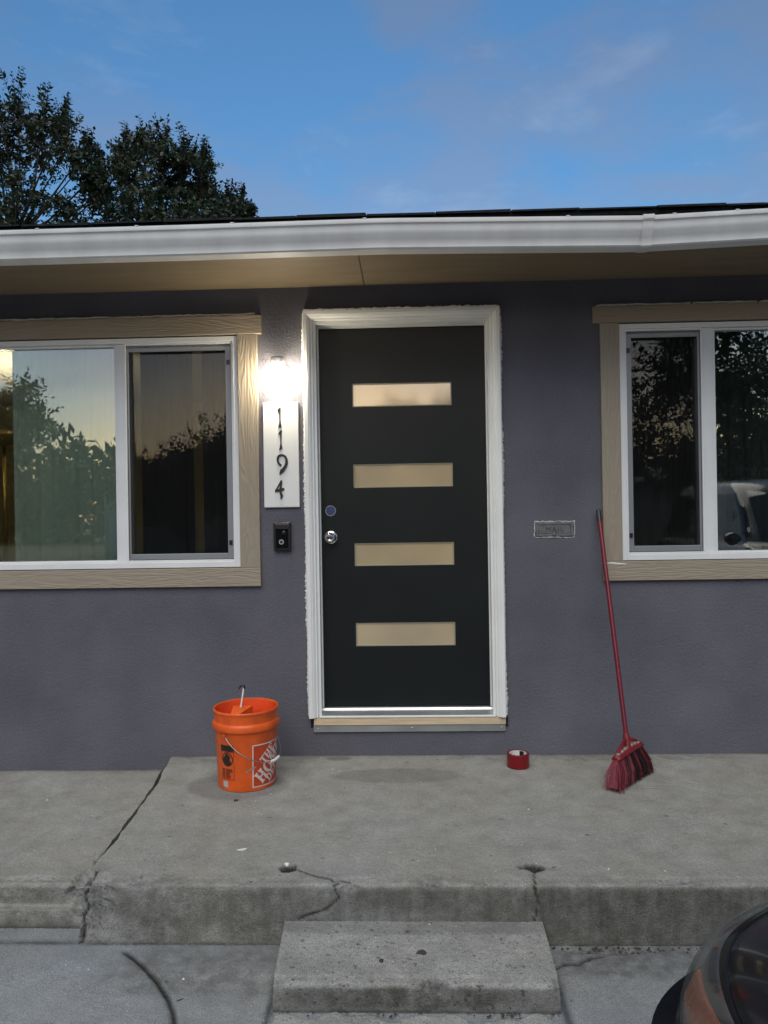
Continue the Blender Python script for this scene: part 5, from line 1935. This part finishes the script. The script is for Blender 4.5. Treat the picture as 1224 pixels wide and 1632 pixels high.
# ================================================================== vehicles
def make_car(name, label, xc, ynose, sc, hs, paint, detail, turn, lamp_at, group=None):
    """nose towards +y; body as stacked plan contours, panels are patches of the same surface"""
    GR = GZ - 0.02
    t = thing(name, (xc, ynose - 2.2, GR), label, 'car', group)
    ZL = [0.20, 0.28, 0.38, 0.50, 0.60, 0.68, 0.74, 0.79, 0.83, 0.865, 0.895, 0.925, 0.95, 0.97, 1.04, 1.20, 1.40, 1.56, 1.62, 1.66]
    YF = [-0.16, -0.06, -0.015, 0.0, -0.01, -0.035, -0.07, -0.13, -0.22, -0.36, -0.56, -0.84, -1.10, -1.18, -1.26, -1.46, -1.70, -1.92, -2.10, -2.40]
    HW = [0.80, 0.86, 0.89, 0.90, 0.90, 0.895, 0.888, 0.878, 0.868, 0.855, 0.84, 0.82, 0.80, 0.785, 0.765, 0.71, 0.655, 0.60, 0.55, 0.42]
    YR = [-4.35, -4.46, -4.52, -4.54, -4.54, -4.53, -4.52, -4.51, -4.50, -4.49, -4.48, -4.47, -4.46, -4.45, -4.42, -4.36, -4.28, -4.18, -4.08, -3.80]
    LN = [0.45] * 8 + [0.45, 0.44, 0.43, 0.42, 0.40, 0.38, 0.35, 0.32, 0.3, 0.3, 0.3, 0.3]

    def P(tt, z, off=0.0):
        """tt in 0..4: 0 right side mid, 1 nose centre, 2 left side mid, 3 tail"""
        z_ = z
        yf, w, yr, ln = (float(np.interp(z_, ZL, q)) for q in (YF, HW, YR, LN))
        ym = (yf + yr) / 2
        if tt <= 2:
            a = tt / 2 * math.pi
            sgn_y = 1
        else:
            a = (tt - 2) / 2 * math.pi + math.pi
            sgn_y = -1
        c_, s_ = math.cos(a), math.sin(a)
        e = 2 / 3.1
        X = math.copysign(abs(c_) ** e, c_) * w
        Yn = abs(s_) ** e
        if sgn_y > 0:
            Y = yf - ln + ln * Yn
        else:
            Y = yr + 0.45 - 0.45 * Yn
        if off:
            nrm = Vector((math.copysign(abs(c_) ** (2 - e), c_) / max(w, .1) , sgn_y * abs(s_) ** (2 - e) / (ln if sgn_y > 0 else 0.45), 0))
            if nrm.length > 1e-6:
                nrm.normalize()
            X += nrm.x * off
            Y += nrm.y * off
        return Vector((xc + X * sc, ynose + Y * sc, GR + z * hs))
    nt = 96
    # finer sampling near the nose corners
    ts = [4.0 * k / nt for k in range(nt)]
    zs = sorted(set(ZL + [0.24, 0.33, 0.44, 0.55, 0.64, 0.71, 0.765, 0.81, 0.848, 0.88, 0.91, 0.94, 1.0, 1.12, 1.30, 1.48, 1.60, 1.645]))
    V_, F_ = [], []
    for z in zs:
        for tt in ts:
            V_.append(P(tt, z))
    for i in range(len(zs) - 1):
        for k in range(nt):
            F_.append((i * nt + k, i * nt + (k + 1) % nt, (i + 1) * nt + (k + 1) % nt, (i + 1) * nt + k))
    F_.append(tuple((len(zs) - 1) * nt + k for k in range(nt)))
    F_.append(tuple(range(nt - 1, -1, -1)))
    body = MB().add(V_, F_).build('body', paint, t, smooth=True, angle=35)

    def patch(nm, t0, t1, z0, z1, off, m, parent, n=14, mz=6, thick=0.006, shape=None):
        V_, F_ = [], []
        for lay in (off, off - thick):
            for j in range(mz + 1):
                for k in range(n + 1):
                    u, v = k / n, j / mz
                    za, zb = (z0, z1) if shape is None else shape(u)
                    V_.append(P(t0 + (t1 - t0) * u, za + (zb - za) * v, lay))
        A = (n + 1) * (mz + 1)
        for j in range(mz):
            for k in range(n):
                i0 = j * (n + 1) + k
                F_.append((i0, i0 + 1, i0 + n + 2, i0 + n + 1))
                F_.append((A + i0, A + i0 + n + 1, A + i0 + n + 2, A + i0 + 1))
        for k in range(n):
            F_.append((k, A + k, A + k + 1, k + 1))
            q = mz * (n + 1) + k
            F_.append((q, q + 1, A + q + 1, A + q))
        for j in range(mz):
            a = j * (n + 1)
            F_.append((a, a + n + 1, A + a + n + 1, A + a))
            a += n
            F_.append((a, A + a, A + a + n + 1, a + n + 1))
        return MB().add(V_, F_).build(nm, m, parent, smooth=True, angle=45)
    # windscreen and windows
    patch('windscreen', 0.42, 1.58, 1.01, 1.52, 0.006, 'car_glass', t, 24, 8)
    patch('side_window', 1.72, 2.30, 1.04, 1.50, 0.006, 'car_glass', t, 12, 6)
    patch('side_window', -0.30 + 0.0 if False else 3.70, 3.999, 1.04, 1.50, 0.006, 'car_glass', t, 8, 6)
    patch('rear_window', 2.75, 3.25, 1.06, 1.48, 0.006, 'car_glass', t, 12, 6)
    # bumper wraps the nose
    patch('front_bumper', 0.16, 1.84, 0.27, 0.600, 0.055, 'trim_black' if not detail else paint, t, 48, 8, 0.05)
    patch('rear_bumper', 2.2, 3.8, 0.27, 0.56, 0.03, 'trim_black', t, 40, 6, 0.04)
    patch('grille', 0.80, 1.20, 0.61, 0.72, 0.012, 'trim_black', t, 14, 4, 0.02)
    for tl in (0, 1):
        f = (lambda q: q) if tl == 0 else (lambda q: 2 - q)
        # headlight: black housing, chrome bowls, amber marker low on the side, clear lens
        sh = lambda u: (0.630 + 0.0 * u, 0.800 - 0.045 * (1 - u) ** 2)
        hl = patch('headlight', f(0.04), f(0.62), 0, 0, 0.003, 'housing', t, 20, 6, 0.05, shape=sh)
        patch('amber_marker', f(0.05), f(0.22), 0, 0, 0.016, 'amber', hl, 10, 5, 0.006, shape=lambda u: (0.668 + 0.016 * u, 0.738 + 0.0 * u))
        patch('lens', f(0.03), f(0.63), 0, 0, 0.020, 'lens', hl, 24, 8, 0.004, shape=lambda u: (sh(u)[0] - 0.004, sh(u)[1] + 0.006))
        patch('taillight', 4 - f(0.35) if tl == 0 else 2.35, 4 - f(0.2) if tl == 0 else 2.2, 0.68, 0.86, 0.012, mat('red_tail_lens', (0.3, 0.01, 0.01), 0.2, var=0.0), t, 8, 5, 0.015)
    # bonnet: a raised panel with its own shut line
    V_, F_ = [], []
    hz = [0.835, 0.85, 0.865, 0.88, 0.895, 0.91, 0.925, 0.94, 0.95]
    hts = dense(0.52, 1.48, 0.03)
    for z in hz:
        for tt in hts:
            p = P(tt, z)
            cx = xc + (p.x - xc) * 0.97
            V_.append((cx, p.y - 0.012, p.z + 0.007))
    n = len(hts)
    for i in range(len(hz) - 1):
        for k in range(n - 1):
            F_.append((i * n + k, i * n + k + 1, (i + 1) * n + k + 1, (i + 1) * n + k))
    bo = MB().add(V_, F_).build('bonnet', paint, t, smooth=True)
    sm = bo.modifiers.new('thickness', 'SOLIDIFY')
    sm.thickness = 0.012
    for sx in (-1, 1):
        for yy in (-0.86, -3.55):
            c = Vector((xc + sx * 0.80 * sc, ynose + yy * sc, GR + 0.335))
            mbw = MB()
            mbw.lathe([(0.20, -0.10), (0.31, -0.105), (0.335, -0.08), (0.335, 0.08), (0.31, 0.105), (0.20, 0.10)], (0, 0, 0), 40, 'Y', close=True)
            mbw.v = [(c.x + b * 1.0, c.y + a, c.z + cc_) for a, b, cc_ in mbw.v]
            wh = mbw.build('wheel', 'rubber', t, smooth=True, angle=40)
            mbw = MB()
            mbw.lathe([(0.0, 0.06), (0.06, 0.065), (0.18, 0.05), (0.205, 0.10), (0.205, -0.09), (0.0, -0.09)], (0, 0, 0), 28, 'Y')
            mbw.v = [(c.x + sx * b * -1.0 * (-1), c.y + a, c.z + cc_) for a, b, cc_ in mbw.v]
            mbw.build('rim', 'rim', wh, smooth=True, angle=30)
    for sx in (-1, 1):
        c = Vector((xc + sx * 0.92 * sc, ynose - 1.45 * sc, GR + 1.02 * hs))
        mbw = MB()
        mbw.lathe([(0.0, -0.06), (0.06, -0.05), (0.075, 0.0), (0.06, 0.05), (0.0, 0.06)], (0, 0, 0), 16, 'Y')
        mbw.v = [(c.x + a * 1.3, c.y + b, c.z + cc_) for a, b, cc_ in mbw.v]
        mbw.build('mirror', paint, t, smooth=True)
    # park it: turn about its middle, then put the near headlight on its spot
    lp = P(2 - 0.13, 0.69) - t.location
    ca, sa = math.cos(turn), math.sin(turn)
    t.rotation_euler = (0, 0, turn)
    t.location.x = lamp_at[0] - (lp.x * ca - lp.y * sa)
    t.location.y = lamp_at[1] - (lp.x * sa + lp.y * ca)
    return t


make_car('parked_car', 'black car nosed towards the porch, its headlight with amber marker at the lower right', 1.3, -2.3, 1.0, 1.06, 'car', True, R(5), (0.438, -2.758), 'cars parked in front of the house')
make_car('parked_car', 'tall dark grey car parked further right, mirrored in the right window', 4.65, -3.2, 1.0, 1.12, 'car2', False, R(0), (3.76, -3.55), 'cars parked in front of the house')
